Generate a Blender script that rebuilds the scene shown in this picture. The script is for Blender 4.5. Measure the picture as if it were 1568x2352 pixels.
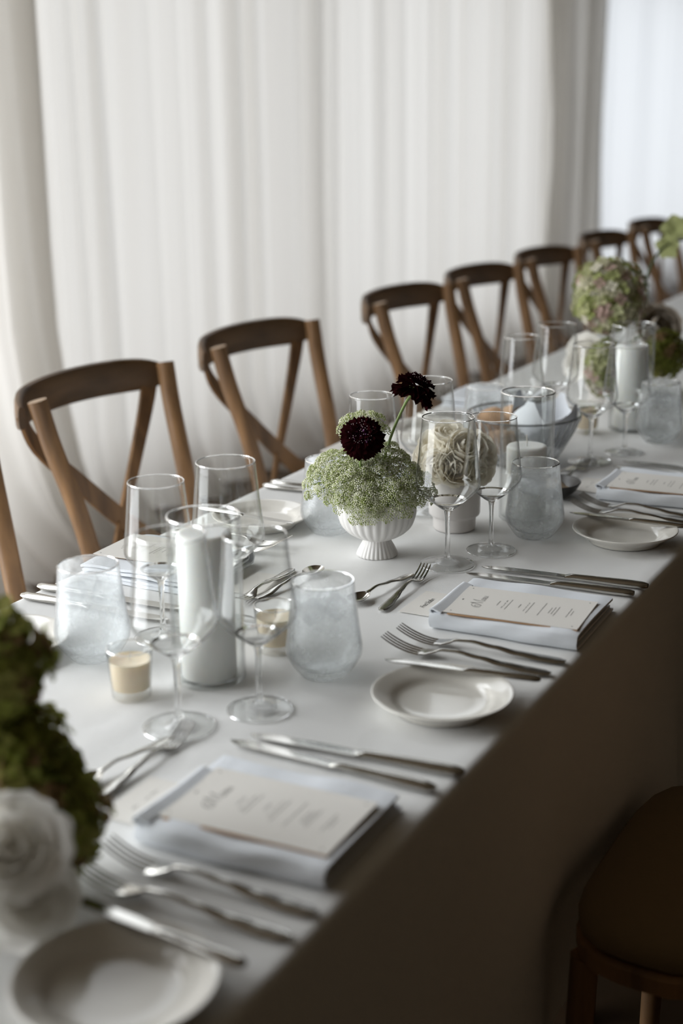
import bpy, math, random
from mathutils import Vector, Matrix, Euler
from math import sin, cos, pi, radians, sqrt

for o in list(bpy.data.objects):
    bpy.data.objects.remove(o, do_unlink=True)
scn = bpy.context.scene
COL = scn.collection
R_ = random.Random(7)

# ------------------------------------------------------------------ camera
F_PX, YAW, PITCH, ROLL = 3267.0, 0.49329, 0.28371, -0.014532
CAM = Vector((0.0, 0.0, 1.42))
TZ = 0.76                                   # table top height
_f = Vector((cos(YAW) * cos(PITCH), sin(YAW) * cos(PITCH), -sin(PITCH)))
_r = Vector((sin(YAW), -cos(YAW), 0))
_u = _r.cross(_f)
CR = cos(ROLL) * _r + sin(ROLL) * _u
CU = -sin(ROLL) * _r + cos(ROLL) * _u
cam = bpy.data.objects.new('camera', bpy.data.cameras.new('camera'))
COL.objects.link(cam)
M = Matrix.Identity(4)
for i in range(3):
    M[i][0], M[i][1], M[i][2], M[i][3] = CR[i], CU[i], -_f[i], CAM[i]
cam.matrix_world = M
cam.data.sensor_fit = 'VERTICAL'
cam.data.sensor_height = 36.0
cam.data.sensor_width = 24.0
cam.data.lens = F_PX / 2352 * 36.0
cam.data.clip_start = 0.05
cam.data.dof.use_dof = True
cam.data.dof.focus_distance = 2.02
cam.data.dof.aperture_fstop = 2.6
scn.camera = cam


def ray(px, py):
    return _f + (px - 784) / F_PX * CR - (py - 1176) / F_PX * CU


def tp(px, py, z=TZ):
    """point at height z seen at a pixel of the photograph"""
    d = ray(px, py)
    return CAM + d * ((z - CAM.z) / d.z)


def aty(px, py, y):
    """point on the vertical plane Y = y seen at a pixel"""
    d = ray(px, py)
    return CAM + d * (y / d.y)


# ------------------------------------------------------------------ light
world = bpy.data.worlds.new('world')
scn.world = world
world.use_nodes = True
bg = world.node_tree.nodes['Background']
bg.inputs[0].default_value = (0.86, 0.92, 1.0, 1)
bg.inputs[1].default_value = 1.0
LIGHT_W = 3.55                              # daylight per square metre of curtained window
TRANSOM_W = 19.0                            # the same for the bare transoms
BARE_W = 24.0                               # and for the tall window left uncurtained
WINDOWS = [(-1.6, 1.15), (1.3, 3.24), (3.30, 5.2), (5.28, 8.3), (8.65, 12.7)]
SILL, HEAD = 0.10, 2.35
for i, (xa, xb) in enumerate(WINDOWS):
    ld = bpy.data.lights.new('window_daylight', 'AREA')
    ld.shape = 'RECTANGLE'
    ld.size, ld.size_y = xb - xa, HEAD - SILL
    ld.energy = (BARE_W if i == 0 else LIGHT_W * (2.3 if i == 1 else 1.0)) * (xb - xa) * (HEAD - SILL)
    ld.color = (1.0, 0.985, 0.96) if i else (0.955, 0.98, 1.0)
    lo = bpy.data.objects.new('window_daylight', ld)
    COL.objects.link(lo)
    lo.location = ((xa + xb) / 2, 3.24, (SILL + HEAD) / 2)
    lo.rotation_euler = (radians(-90), 0, 0)
TR0, TR1 = 2.50, 3.75                        # bare transom windows above the curtain rail
for i, (xa, xb) in enumerate(WINDOWS[:4]):
    ld = bpy.data.lights.new('transom_daylight', 'AREA')
    ld.shape = 'RECTANGLE'
    ld.size, ld.size_y = xb - xa, TR1 - TR0
    ld.energy = TRANSOM_W * (1.0 if i < 2 else 0.28) * (xb - xa) * (TR1 - TR0)
    ld.color = (0.95, 0.98, 1.0)
    lo = bpy.data.objects.new('transom_daylight', ld)
    COL.objects.link(lo)
    lo.location = ((xa + xb) / 2, 3.24, (TR0 + TR1) / 2)
    lo.rotation_euler = (radians(-90), 0, 0)
vs = scn.view_settings
vs.view_transform = 'Standard'
vs.look = 'None'
vs.gamma = 1.0
vs.use_curve_mapping = False
vs.exposure = 0.0
cy = scn.cycles
cy.max_bounces = 20
cy.diffuse_bounces = 4
cy.glossy_bounces = 6
cy.transmission_bounces = 18
cy.transparent_max_bounces = 24
cy.sample_clamp_indirect = 25.0
cy.use_denoising = True


# ------------------------------------------------------------------ helpers
def tag(o, label=None, cat=None, group=None, kind=None):
    if label: o['label'] = label
    if cat: o['category'] = cat
    if group: o['group'] = group
    if kind: o['kind'] = kind
    return o


class MB:
    """collects faces of one mesh"""
    def __init__(self):
        self.v, self.f, self.m = [], [], []
        self.mi = 0

    def add(self, vs_, fs_):
        b = len(self.v)
        self.v += [tuple(p) for p in vs_]
        for f in fs_:
            self.f.append(tuple(b + i for i in f))
            self.m.append(self.mi)

    def grid(self, rows, close_u=False):
        nr, nc = len(rows), len(rows[0])
        vs_ = [p for r in rows for p in r]
        fs_ = []
        for i in range(nr - 1):
            for j in range(nc if close_u else nc - 1):
                k = (j + 1) % nc
                fs_.append((i * nc + j, i * nc + k, (i + 1) * nc + k, (i + 1) * nc + j))
        self.add(vs_, fs_)

    def loft(self, rings, cap=True):
        self.grid(rings, True)
        if cap:
            n = len(rings[0])
            self.add(rings[0], [tuple(range(n))[::-1]])
            self.add(rings[-1], [tuple(range(n))])

    def lathe(self, prof, n=32, rmod=None, c=(0, 0, 0)):
        """prof: list of (r, z); points with r == 0 close the shape"""
        rows = []
        for r, z in prof:
            row = []
            for k in range(n):
                a = 2 * pi * k / n
                rr = r * (rmod(a, r, z) if rmod else 1.0)
                row.append((c[0] + rr * cos(a), c[1] + rr * sin(a), c[2] + z))
            rows.append(row)
        b = len(self.v)
        idx = []
        for (r, z), row in zip(prof, rows):
            if r < 1e-7:
                self.v.append((c[0], c[1], c[2] + z)); idx.append([len(self.v) - 1] * n)
            else:
                s = len(self.v); self.v += row; idx.append(list(range(s, s + n)))
        for i in range(len(prof) - 1):
            for k in range(n):
                q = (k + 1) % n
                a0, a1, b1, b0 = idx[i][k], idx[i][q], idx[i + 1][q], idx[i + 1][k]
                f = []
                for t in (a0, a1, b1, b0):
                    if t not in f: f.append(t)
                if len(f) > 2:
                    self.f.append(tuple(f)); self.m.append(self.mi)

    def tube(self, pts, rad, n=8, cap=True, flat=1.0):
        pts = [Vector(p) for p in pts]
        rings = []
        up = Vector((0, 0, 1))
        prev = None
        for i, p in enumerate(pts):
            t = (pts[min(i + 1, len(pts) - 1)] - pts[max(i - 1, 0)]).normalized()
            if prev is None:
                a = up if abs(t.dot(up)) < 0.9 else Vector((1, 0, 0))
                s = t.cross(a).normalized()
            else:
                s = (prev - t * prev.dot(t)).normalized()
            prev = s
            w = s.cross(t)
            r = rad[i] if isinstance(rad, (list, tuple)) else rad
            rings.append([p + s * (r * cos(2 * pi * k / n)) + w * (r * flat * sin(2 * pi * k / n)) for k in range(n)])
        self.loft(rings, cap)

    def box(self, c, d, rz=0):
        hx, hy, hz = d[0] / 2, d[1] / 2, d[2] / 2
        vs_ = []
        for x, y, z in ((-1, -1, -1), (1, -1, -1), (1, 1, -1), (-1, 1, -1), (-1, -1, 1), (1, -1, 1), (1, 1, 1), (-1, 1, 1)):
            X, Y = x * hx, y * hy
            vs_.append((c[0] + X * cos(rz) - Y * sin(rz), c[1] + X * sin(rz) + Y * cos(rz), c[2] + z * hz))
        self.add(vs_, [(0, 3, 2, 1), (4, 5, 6, 7), (0, 1, 5, 4), (1, 2, 6, 5), (2, 3, 7, 6), (3, 0, 4, 7)])

    def mesh(self, name, mats, smooth=True, sharp=40):
        me = bpy.data.meshes.new(name)
        me.from_pydata(self.v, [], self.f)
        for m in (mats if isinstance(mats, (list, tuple)) else [mats]):
            me.materials.append(m)
        me.polygons.foreach_set('material_index', self.m)
        me.polygons.foreach_set('use_smooth', [smooth] * len(self.f))
        if smooth and sharp:
            me.set_sharp_from_angle(angle=radians(sharp))
        me.update()
        return me


def obj(name, me, parent=None, loc=(0, 0, 0), rot=None, scale=None):
    o = bpy.data.objects.new(name, me)
    COL.objects.link(o)
    o.parent = parent
    o.location = loc
    if rot is not None: o.rotation_euler = rot
    if scale is not None: o.scale = (scale,) * 3 if isinstance(scale, (int, float)) else scale
    return o


def thing(name, label, cat, loc=(0, 0, 0), rz=0.0, group=None, scale=None):
    o = obj(name, None, None, loc, (0, 0, rz), scale)
    o.empty_display_size = 0.02
    return tag(o, label, cat, group)


def struct(name, me, parent=None):
    o = obj(name, me, parent)
    o['kind'] = 'structure'
    return o


def smooth_path(pts, n=6):
    """Catmull-Rom through the points"""
    P = [Vector(p) for p in pts]
    P = [2 * P[0] - P[1]] + P + [2 * P[-1] - P[-2]]
    out = []
    for i in range(1, len(P) - 2):
        for k in range(n):
            t = k / n
            a, b, c, d = P[i - 1], P[i], P[i + 1], P[i + 2]
            out.append(0.5 * ((2 * b) + (c - a) * t + (2 * a - 5 * b + 4 * c - d) * t * t + (3 * b - a - 3 * c + d) * t ** 3))
    out.append(P[-2])
    return out


def chaikin(pr, it=2):
    for _ in range(it):
        q = [pr[0]]
        for a, b in zip(pr, pr[1:]):
            q.append((a[0] * .75 + b[0] * .25, a[1] * .75 + b[1] * .25))
            q.append((a[0] * .25 + b[0] * .75, a[1] * .25 + b[1] * .75))
        q.append(pr[-1])
        pr = q
    return pr


# ------------------------------------------------------------------ materials
MATS = {}


def pmat(name, col, rough=0.6, metal=0.0, trans=0.0, ior=1.45, spec=0.5, sheen=0.0, coat=0.0, sss=0.0,
         noise=None, bump=None, sss_rad=None):
    """noise = (scale, strength, detail): value mottling of the own colour; bump = (scale, strength[, distance])"""
    m = bpy.data.materials.new(name)
    m.use_nodes = True
    nt = m.node_tree
    b = nt.nodes['Principled BSDF']
    b.inputs['Base Color'].default_value = (*col, 1)
    b.inputs['Roughness'].default_value = rough
    b.inputs['Metallic'].default_value = metal
    b.inputs['Transmission Weight'].default_value = trans
    b.inputs['IOR'].default_value = ior
    b.inputs['Specular IOR Level'].default_value = spec
    b.inputs['Sheen Weight'].default_value = sheen
    b.inputs['Coat Weight'].default_value = coat
    if sss:
        b.inputs['Subsurface Weight'].default_value = sss
        b.inputs['Subsurface Radius'].default_value = sss_rad or (0.01, 0.008, 0.006)
        b.inputs['Subsurface Scale'].default_value = 1.0
    tc = nt.nodes.new('ShaderNodeTexCoord')
    if noise:
        n = nt.nodes.new('ShaderNodeTexNoise')
        n.inputs['Scale'].default_value = noise[0]
        n.inputs['Detail'].default_value = noise[2] if len(noise) > 2 else 4
        nt.links.new(tc.outputs['Object'], n.inputs['Vector'])
        r = nt.nodes.new('ShaderNodeValToRGB')
        k = noise[1]
        r.color_ramp.elements[0].position = 0.3
        r.color_ramp.elements[1].position = 0.7
        r.color_ramp.elements[0].color = (*[c * (1 - k) for c in col], 1)
        r.color_ramp.elements[1].color = (*[min(1, c * (1 + k)) for c in col], 1)
        nt.links.new(n.outputs['Fac'], r.inputs['Fac'])
        nt.links.new(r.outputs['Color'], b.inputs['Base Color'])
    if bump:
        n = nt.nodes.new('ShaderNodeTexNoise')
        n.inputs['Scale'].default_value = bump[0]
        n.inputs['Detail'].default_value = 3
        nt.links.new(tc.outputs['Object'], n.inputs['Vector'])
        bp = nt.nodes.new('ShaderNodeBump')
        bp.inputs['Strength'].default_value = bump[1]
        bp.inputs['Distance'].default_value = bump[2] if len(bump) > 2 else 0.002
        nt.links.new(n.outputs['Fac'], bp.inputs['Height'])
        nt.links.new(bp.outputs['Normal'], b.inputs['Normal'])
    MATS[name] = m
    return m


def wood(name, dark, light, scale=(2, 2, 40)):
    m = bpy.data.materials.new(name)
    m.use_nodes = True
    nt = m.node_tree
    b = nt.nodes['Principled BSDF']
    tc = nt.nodes.new('ShaderNodeTexCoord')
    mp = nt.nodes.new('ShaderNodeMapping')
    mp.inputs['Scale'].default_value = scale
    n = nt.nodes.new('ShaderNodeTexNoise')
    n.inputs['Scale'].default_value = 3.0
    n.inputs['Detail'].default_value = 8
    n.inputs['Distortion'].default_value = 0.6
    r = nt.nodes.new('ShaderNodeValToRGB')
    r.color_ramp.elements[0].position = 0.3
    r.color_ramp.elements[1].position = 0.72
    r.color_ramp.elements[0].color = (*dark, 1)
    r.color_ramp.elements[1].color = (*light, 1)
    nt.links.new(tc.outputs['Object'], mp.inputs['Vector'])
    nt.links.new(mp.outputs['Vector'], n.inputs['Vector'])
    nt.links.new(n.outputs['Fac'], r.inputs['Fac'])
    nt.links.new(r.outputs['Color'], b.inputs['Base Color'])
    b.inputs['Roughness'].default_value = 0.48
    bp = nt.nodes.new('ShaderNodeBump')
    bp.inputs['Strength'].default_value = 0.25
    bp.inputs['Distance'].default_value = 0.001
    nt.links.new(n.outputs['Fac'], bp.inputs['Height'])
    nt.links.new(bp.outputs['Normal'], b.inputs['Normal'])
    return m


def cloth_mat(name, col, weave=1400.0, strength=0.25, transl=0.0, tcol=None):
    m = bpy.data.materials.new(name)
    m.use_nodes = True
    nt = m.node_tree
    nt.nodes.remove(nt.nodes['Principled BSDF'])
    out = nt.nodes['Material Output']
    d = nt.nodes.new('ShaderNodeBsdfDiffuse')
    d.inputs[0].default_value = (*col, 1)
    tc = nt.nodes.new('ShaderNodeTexCoord')
    n = nt.nodes.new('ShaderNodeTexNoise')
    n.inputs['Scale'].default_value = weave
    n.inputs['Detail'].default_value = 2
    n2 = nt.nodes.new('ShaderNodeTexNoise')
    n2.inputs['Scale'].default_value = weave / 60
    n2.inputs['Detail'].default_value = 3
    nt.links.new(tc.outputs['Object'], n.inputs['Vector'])
    nt.links.new(tc.outputs['Object'], n2.inputs['Vector'])
    b1 = nt.nodes.new('ShaderNodeBump')
    b1.inputs['Strength'].default_value = strength
    b1.inputs['Distance'].default_value = 0.0006
    b2 = nt.nodes.new('ShaderNodeBump')
    b2.inputs['Strength'].default_value = 0.35
    b2.inputs['Distance'].default_value = 0.003
    nt.links.new(n.outputs['Fac'], b1.inputs['Height'])
    nt.links.new(n2.outputs['Fac'], b2.inputs['Height'])
    nt.links.new(b2.outputs['Normal'], b1.inputs['Normal'])
    nt.links.new(b1.outputs['Normal'], d.inputs['Normal'])
    if transl:
        t = nt.nodes.new('ShaderNodeBsdfTranslucent')
        t.inputs[0].default_value = (*(tcol or col), 1)
        mx = nt.nodes.new('ShaderNodeMixShader')
        mx.inputs[0].default_value = transl
        nt.links.new(d.outputs[0], mx.inputs[1])
        nt.links.new(t.outputs[0], mx.inputs[2])
        nt.links.new(mx.outputs[0], out.inputs[0])
    else:
        nt.links.new(d.outputs[0], out.inputs[0])
    return m


def petal_mat(name, col, transl=0.3, random_cols=None, rough=0.6):
    """thin leaf or petal: diffuse and translucent"""
    m = bpy.data.materials.new(name)
    m.use_nodes = True
    nt = m.node_tree
    nt.nodes.remove(nt.nodes['Principled BSDF'])
    out = nt.nodes['Material Output']
    d = nt.nodes.new('ShaderNodeBsdfDiffuse')
    t = nt.nodes.new('ShaderNodeBsdfTranslucent')
    mx = nt.nodes.new('ShaderNodeMixShader')
    mx.inputs[0].default_value = transl
    d.inputs[0].default_value = (*col, 1)
    t.inputs[0].default_value = (*col, 1)
    if random_cols:
        oi = nt.nodes.new('ShaderNodeObjectInfo')
        r = nt.nodes.new('ShaderNodeValToRGB')
        r.color_ramp.interpolation = 'CONSTANT'
        el = r.color_ramp.elements
        while len(el) < len(random_cols): el.new(0.5)
        for k, c in enumerate(random_cols):
            el[k].position = k / len(random_cols)
            el[k].color = (*c, 1)
        nt.links.new(oi.outputs['Random'], r.inputs['Fac'])
        nt.links.new(r.outputs['Color'], d.inputs[0])
        nt.links.new(r.outputs['Color'], t.inputs[0])
    nt.links.new(d.outputs[0], mx.inputs[1])
    nt.links.new(t.outputs[0], mx.inputs[2])
    nt.links.new(mx.outputs[0], out.inputs[0])
    return m


def glass_mat(name, col, mist=0.0, gloss_rough=0.0):
    """thin blown glass: passes light straight through and mirrors more towards grazing angles;
    mist = share of light scattered by droplets on the wall"""
    m = bpy.data.materials.new(name)
    m.use_nodes = True
    nt = m.node_tree
    nt.nodes.remove(nt.nodes['Principled BSDF'])
    g = nt.nodes.new('ShaderNodeBsdfGlossy')
    g.inputs['Roughness'].default_value = gloss_rough
    t = nt.nodes.new('ShaderNodeBsdfTransparent')
    lw = nt.nodes.new('ShaderNodeLayerWeight')
    lw.inputs['Blend'].default_value = 0.5
    p = nt.nodes.new('ShaderNodeMath'); p.operation = 'POWER'; p.inputs[1].default_value = 5.0
    k = nt.nodes.new('ShaderNodeMath'); k.operation = 'MULTIPLY_ADD'; k.inputs[1].default_value = 0.95; k.inputs[2].default_value = 0.03
    nt.links.new(lw.outputs['Facing'], p.inputs[0])
    nt.links.new(p.outputs[0], k.inputs[0])
    p2 = nt.nodes.new('ShaderNodeMath'); p2.operation = 'POWER'; p2.inputs[1].default_value = 6.0
    nt.links.new(lw.outputs['Facing'], p2.inputs[0])
    cm = nt.nodes.new('ShaderNodeMixRGB')                 # longer way through the wall near the outline
    cm.inputs[1].default_value = (*col, 1)
    cm.inputs[2].default_value = (*[c * 0.45 for c in col], 1)
    nt.links.new(p2.outputs[0], cm.inputs[0])
    nt.links.new(cm.outputs[0], t.inputs[0])
    mx = nt.nodes.new('ShaderNodeMixShader')
    src = t
    if mist:
        tr = nt.nodes.new('ShaderNodeBsdfTranslucent')
        tr.inputs[0].default_value = (0.95, 0.968, 0.975, 1)
        tc = nt.nodes.new('ShaderNodeTexCoord')
        n = nt.nodes.new('ShaderNodeTexNoise')
        n.inputs['Scale'].default_value = 90
        n.inputs['Detail'].default_value = 5
        nt.links.new(tc.outputs['Object'], n.inputs['Vector'])
        mm = nt.nodes.new('ShaderNodeMath'); mm.operation = 'MULTIPLY'; mm.inputs[1].default_value = 2 * mist
        nt.links.new(n.outputs['Fac'], mm.inputs[0])
        m2 = nt.nodes.new('ShaderNodeMixShader')
        nt.links.new(mm.outputs[0], m2.inputs[0])
        nt.links.new(t.outputs[0], m2.inputs[1])
        nt.links.new(tr.outputs[0], m2.inputs[2])
        src = m2
    nt.links.new(k.outputs[0], mx.inputs[0])
    nt.links.new(src.outputs[0], mx.inputs[1])
    nt.links.new(g.outputs[0], mx.inputs[2])
    nt.links.new(mx.outputs[0], nt.nodes['Material Output'].inputs[0])
    return m


M_CLOTH = cloth_mat('table_linen', (0.81, 0.81, 0.80), 1400, 0.5)
M_NAPKIN = cloth_mat('napkin_linen', (0.80, 0.83, 0.87), 1800, 0.3)
M_CURT = cloth_mat('curtain_voile', (0.72, 0.70, 0.66), 500, 0.1, 0.5, (0.80, 0.785, 0.755))
M_SHEER = cloth_mat('curtain_sheer', (0.72, 0.735, 0.75), 500, 0.1, 0.55, (0.80, 0.82, 0.84))
M_WOOD = wood('chair_wood', (0.11, 0.058, 0.025), (0.40, 0.22, 0.095), (6, 6, 0.8))
M_RAIL = wood('chair_rail_wood', (0.072, 0.041, 0.019), (0.19, 0.108, 0.050), (1.2, 6, 6))
M_ENDGRAIN = pmat('end_grain', (0.46, 0.34, 0.24), 0.7)
M_PAD = pmat('seat_pad_fabric', (0.21, 0.15, 0.085), 0.85, bump=(300, 0.3))
M_GLASS = glass_mat('clear_glass', (0.992, 0.995, 0.992))
M_STEMGLASS = pmat('stem_glass', (1, 1, 1), 0.0, trans=1.0, ior=1.46)
M_HGLASS = glass_mat('cylinder_glass', (0.98, 0.985, 0.98))
M_GREYGLASS = pmat('smoked_glass', (0.78, 0.79, 0.80), 0.03, trans=1.0, ior=1.45)
M_RIM = pmat('dark_glass_rim', (0.06, 0.065, 0.07), 0.1, trans=0.3, ior=1.45)
M_FROST = glass_mat('misted_glass', (0.985, 0.991, 0.993), 0.19, 0.30)
M_WATER = glass_mat('ice_water', (0.988, 0.993, 0.995), 0.14, 0.03)
M_ICE = glass_mat('ice', (0.98, 0.985, 0.99), 0.12, 0.05)
M_STEEL = pmat('cutlery_steel', (0.50, 0.485, 0.455), 0.17, metal=1.0)
M_CHINA = pmat('glazed_china', (0.77, 0.745, 0.69), 0.10)
M_URN = pmat('matte_white_ceramic', (0.80, 0.785, 0.76), 0.42)
M_POT = pmat('smooth_white_ceramic', (0.76, 0.725, 0.70), 0.36)
M_WAX = pmat('white_wax', (0.86, 0.86, 0.85), 0.4, sss=0.35)
M_IVORY = pmat('ivory_wax', (0.86, 0.74, 0.56), 0.4, sss=0.4)
M_WICK = pmat('wick', (0.75, 0.72, 0.66), 0.9)
M_CARD = pmat('card_stock', (0.79, 0.765, 0.72), 0.85, bump=(900, 0.12, 0.0005))
M_KRAFT = pmat('tan_card', (0.50, 0.30, 0.16), 0.8)
M_INK = pmat('printing_ink', (0.10, 0.095, 0.09), 0.8)
M_STEM = pmat('flower_stem', (0.20, 0.28, 0.08), 0.55)
M_DKSTEM = pmat('dark_flower_stem', (0.05, 0.085, 0.03), 0.5)
M_LEAF = petal_mat('green_ray', (0.36, 0.44, 0.13), 0.3)
M_LACE = petal_mat('lace_floret', (0.74, 0.77, 0.52), 0.3)
M_LACE2 = petal_mat('lace_floret_pale', (0.92, 0.92, 0.78), 0.3)
M_LACE3 = petal_mat('lace_floret_green', (0.45, 0.52, 0.20), 0.3)
M_SCAB = petal_mat('maroon_petal', (0.019, 0.0032, 0.0042), 0.2)
M_SCABC = petal_mat('maroon_pincushion', (0.020, 0.004, 0.008), 0.1)
M_SCABP = petal_mat('violet_floret', (0.30, 0.13, 0.30), 0.1)
M_SCABW = petal_mat('pale_anther', (0.75, 0.62, 0.62), 0.1)
M_ROSE = petal_mat('cream_rose_petal', (0.93, 0.89, 0.79), 0.42)
M_ROSEW = petal_mat('white_rose_petal', (0.93, 0.91, 0.87), 0.48)
M_TAUPE = petal_mat('taupe_rose_petal', (0.46, 0.40, 0.33), 0.3)
M_HYDG = petal_mat('hydrangea_green', (0.3, 0.35, 0.1), 0.35, [(0.42, 0.45, 0.20), (0.54, 0.55, 0.32), (0.32, 0.36, 0.13), (0.62, 0.59, 0.42), (0.50, 0.51, 0.27), (0.58, 0.42, 0.37), (0.70, 0.66, 0.55), (0.38, 0.41, 0.17)])
M_HYDD = petal_mat('hydrangea_olive', (0.2, 0.2, 0.05), 0.3, [(0.34, 0.36, 0.09), (0.26, 0.28, 0.07), (0.38, 0.37, 0.12), (0.36, 0.24, 0.13), (0.30, 0.33, 0.08), (0.22, 0.22, 0.06), (0.36, 0.40, 0.11)])
M_CORE = pmat('flower_core', (0.10, 0.12, 0.03), 0.9)
M_ORCH = petal_mat('green_orchid_petal', (0.44, 0.47, 0.22), 0.35)
M_BREAD = pmat('bread_crust', (0.62, 0.40, 0.24), 0.75, noise=(40, 0.2), bump=(120, 0.4))
M_BUTTER = pmat('butter', (0.80, 0.66, 0.50), 0.5)
M_DARKBOWL = pmat('charcoal_stoneware', (0.035, 0.033, 0.030), 0.35)

# ------------------------------------------------------------------ room
WARM_WALL = pmat('dark_wall', (0.075, 0.054, 0.030), 0.9)
PLASTER = pmat('window_wall_plaster', (0.50, 0.46, 0.40), 0.9)
FLOORM = pmat('floor_boards', (0.10, 0.062, 0.032), 0.55, noise=(3, 0.25), bump=(30, 0.15))
X0, X1, Y0, Y1, ZC = -2.0, 13.2, -5.0, 3.30, 4.3
b = MB(); b.box(((X0 + X1) / 2, (Y0 + Y1) / 2, -0.05), (X1 - X0 + .4, Y1 - Y0 + .4, 0.1)); struct('floor', b.mesh('floor', FLOORM, False))
b = MB(); b.box(((X0 + X1) / 2, (Y0 + Y1) / 2, ZC + 0.05), (X1 - X0 + .4, Y1 - Y0 + .4, 0.1)); struct('ceiling', b.mesh('ceiling', WARM_WALL, False))
b = MB(); b.box((X0 - .05, (Y0 + Y1) / 2, ZC / 2), (0.1, Y1 - Y0 + .2, ZC))
struct('wall_left', b.mesh('wall_left', WARM_WALL, False))
b = MB(); b.box((X1 + .05, (Y0 + Y1) / 2, ZC / 2), (0.1, Y1 - Y0 + .2, ZC)); struct('wall_right', b.mesh('wall_right', WARM_WALL, False))
b = MB(); b.box(((X0 + X1) / 2, Y0 - .05, ZC / 2), (X1 - X0 + .2, 0.1, ZC)); struct('wall_near', b.mesh('wall_near', WARM_WALL, False))
b = MB()
edges = [X0] + [e for w_ in WINDOWS for e in w_] + [X1]
for k in range(0, len(edges), 2):
    b.box(((edges[k] + edges[k + 1]) / 2, Y1 - .05, ZC / 2), (edges[k + 1] - edges[k], 0.1, ZC))
for xa, xb in WINDOWS:
    b.box(((xa + xb) / 2, Y1 - .05, SILL / 2), (xb - xa, 0.1, SILL))
    if xb < 8.4:                                # transoms over all but the sheer-curtained window
        b.box(((xa + xb) / 2, Y1 - .05, (HEAD + TR0) / 2), (xb - xa, 0.1, TR0 - HEAD))
        b.box(((xa + xb) / 2, Y1 - .05, (TR1 + ZC) / 2), (xb - xa, 0.1, ZC - TR1))
    else:
        b.box(((xa + xb) / 2, Y1 - .05, (HEAD + ZC) / 2), (xb - xa, 0.1, ZC - HEAD))
struct('wall_window_side', b.mesh('wall_window_side', PLASTER, False))
for i, (xa, xb) in enumerate(WINDOWS):
    fr = MB()
    for xx in (xa + .025, (xa + xb) / 2, xb - .025) if xb < 8 else (xa + .025, xb - .025):
        fr.box((xx, Y1 + .005, (SILL + HEAD) / 2), (.05, .05, HEAD - SILL))
        if xb < 8.4: fr.box((xx, Y1 + .005, (TR0 + TR1) / 2), (.05, .05, TR1 - TR0))
    for zz in (SILL + .025, HEAD - .025) + ((TR0 + .025, TR1 - .025) if xb < 8.4 else ()):
        fr.box(((xa + xb) / 2, Y1 + .005, zz), (xb - xa, .05, .05))
    struct('window_%d' % (i + 1), fr.mesh('window_frame', PLASTER, False))

# ------------------------------------------------------------------ curtains
def curtain(label, xa, xb, y0, mat, folds, amp, seed, top=2.42, lean=0.0, sharp=1.0, puddle=True, gather=0.0, flare=0.0):
    rr = random.Random(seed)
    n = int((xb - xa) / 0.010)
    ph = [rr.uniform(0, 2 * pi) for _ in range(8)]
    # uneven fold positions: warp the arc parameter
    def warp(s):
        return s + 0.16 / folds * (sin(2 * pi * s * folds * 0.37 + ph[0]) + 0.8 * sin(2 * pi * s * folds * 0.23 + ph[1]))
    rows = []
    zs = [0.004] + [0.02, 0.06, 0.12, 0.2, 0.32, 0.5, 0.75, 1.0, 1.3, 1.6, 1.9, 2.15, top]
    b = MB()
    for z in zs:
        row = []
        k = z / top
        for j in range(n + 1):
            s = j / n
            w = warp(s)
            p = 2 * pi * folds * w
            a = amp * (0.75 + 0.35 * sin(2 * pi * s * folds * 0.29 + ph[2]))
            # folds wander and merge slowly with height
            f = sin(p + 0.35 * sin(3 * k + ph[3] + s * 9))
            f = math.copysign(abs(f) ** sharp, f)
            f2 = 0.40 * sin(2.1 * p + ph[4] + 1.2 * k) + 0.25 * sin(3.3 * p + ph[5] - 0.9 * k)
            x = xa + (xb - xa) * s + lean * (1 - k) * (1 - s)
            x = x + gather * (0.5 - s) * math.exp(-((z - 1.15) / 0.5) ** 2)
            if z < 0.95: x += flare * (1 - z / 0.95) ** 2 * (1 - 0.5 * s)
            y = y0 + a * (f + f2 * 0.6)
            if puddle and z < 0.32:
                q = (1 - z / 0.32) ** 2
                y -= q * (0.10 + 0.07 * sin(p * 0.5 + ph[6]) + 0.03 * sin(1.7 * p + ph[7]))
                x += q * 0.03 * sin(p * 0.8 + ph[5])
            row.append((x, y, z))
        rows.append(row)
    b.grid(rows)
    o = obj('window_curtain', b.mesh('window_curtain', mat, True, 0))
    tag(o, label, 'curtain', 'curtains along the window wall')
    return o


curtain('wide white curtain panel behind the chairs, with many soft even pleats', 3.36, 8.12, 2.96, M_CURT, 24, 0.034, 3)
curtain('overlapping greyer curtain panel with deep slanting folds, at the end of the chair row', 1.2, 3.43, 2.86, M_CURT, 12, 0.048, 5, lean=-0.12, sharp=0.9, flare=0.42)
curtain('narrow curtain panel drawn aside at the tall bare window', -1.92, -1.55, 2.97, M_CURT, 5, 0.05, 8)
curtain('narrow bunched beige curtain between the wide panel and the bright sheer one', 7.98, 8.88, 2.90, M_CURT, 6, 0.055, 11, gather=0.10)
curtain('bright thin sheer curtain past the bunched beige one', 8.80, 12.9, 3.02, M_SHEER, 16, 0.022, 14)

rl = thing('curtain_rail', 'long dark curtain rail along the window wall', 'curtain rail', (5.5, 3.06, 2.455))
b = MB(); b.tube([(-7.45, 0, 0), (7.65, 0, 0)], .014, 10); obj('rod', b.mesh('rail_rod', M_DARKBOWL), rl)
for xx in (-7.2, -4.4, -2.3, -.3, 2.4, 5.2, 7.4):
    b = MB(); b.box((xx, .08, 0), (.02, .16, .03)); obj('bracket', b.mesh('rail_bracket', M_DARKBOWL, False), rl)

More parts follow.
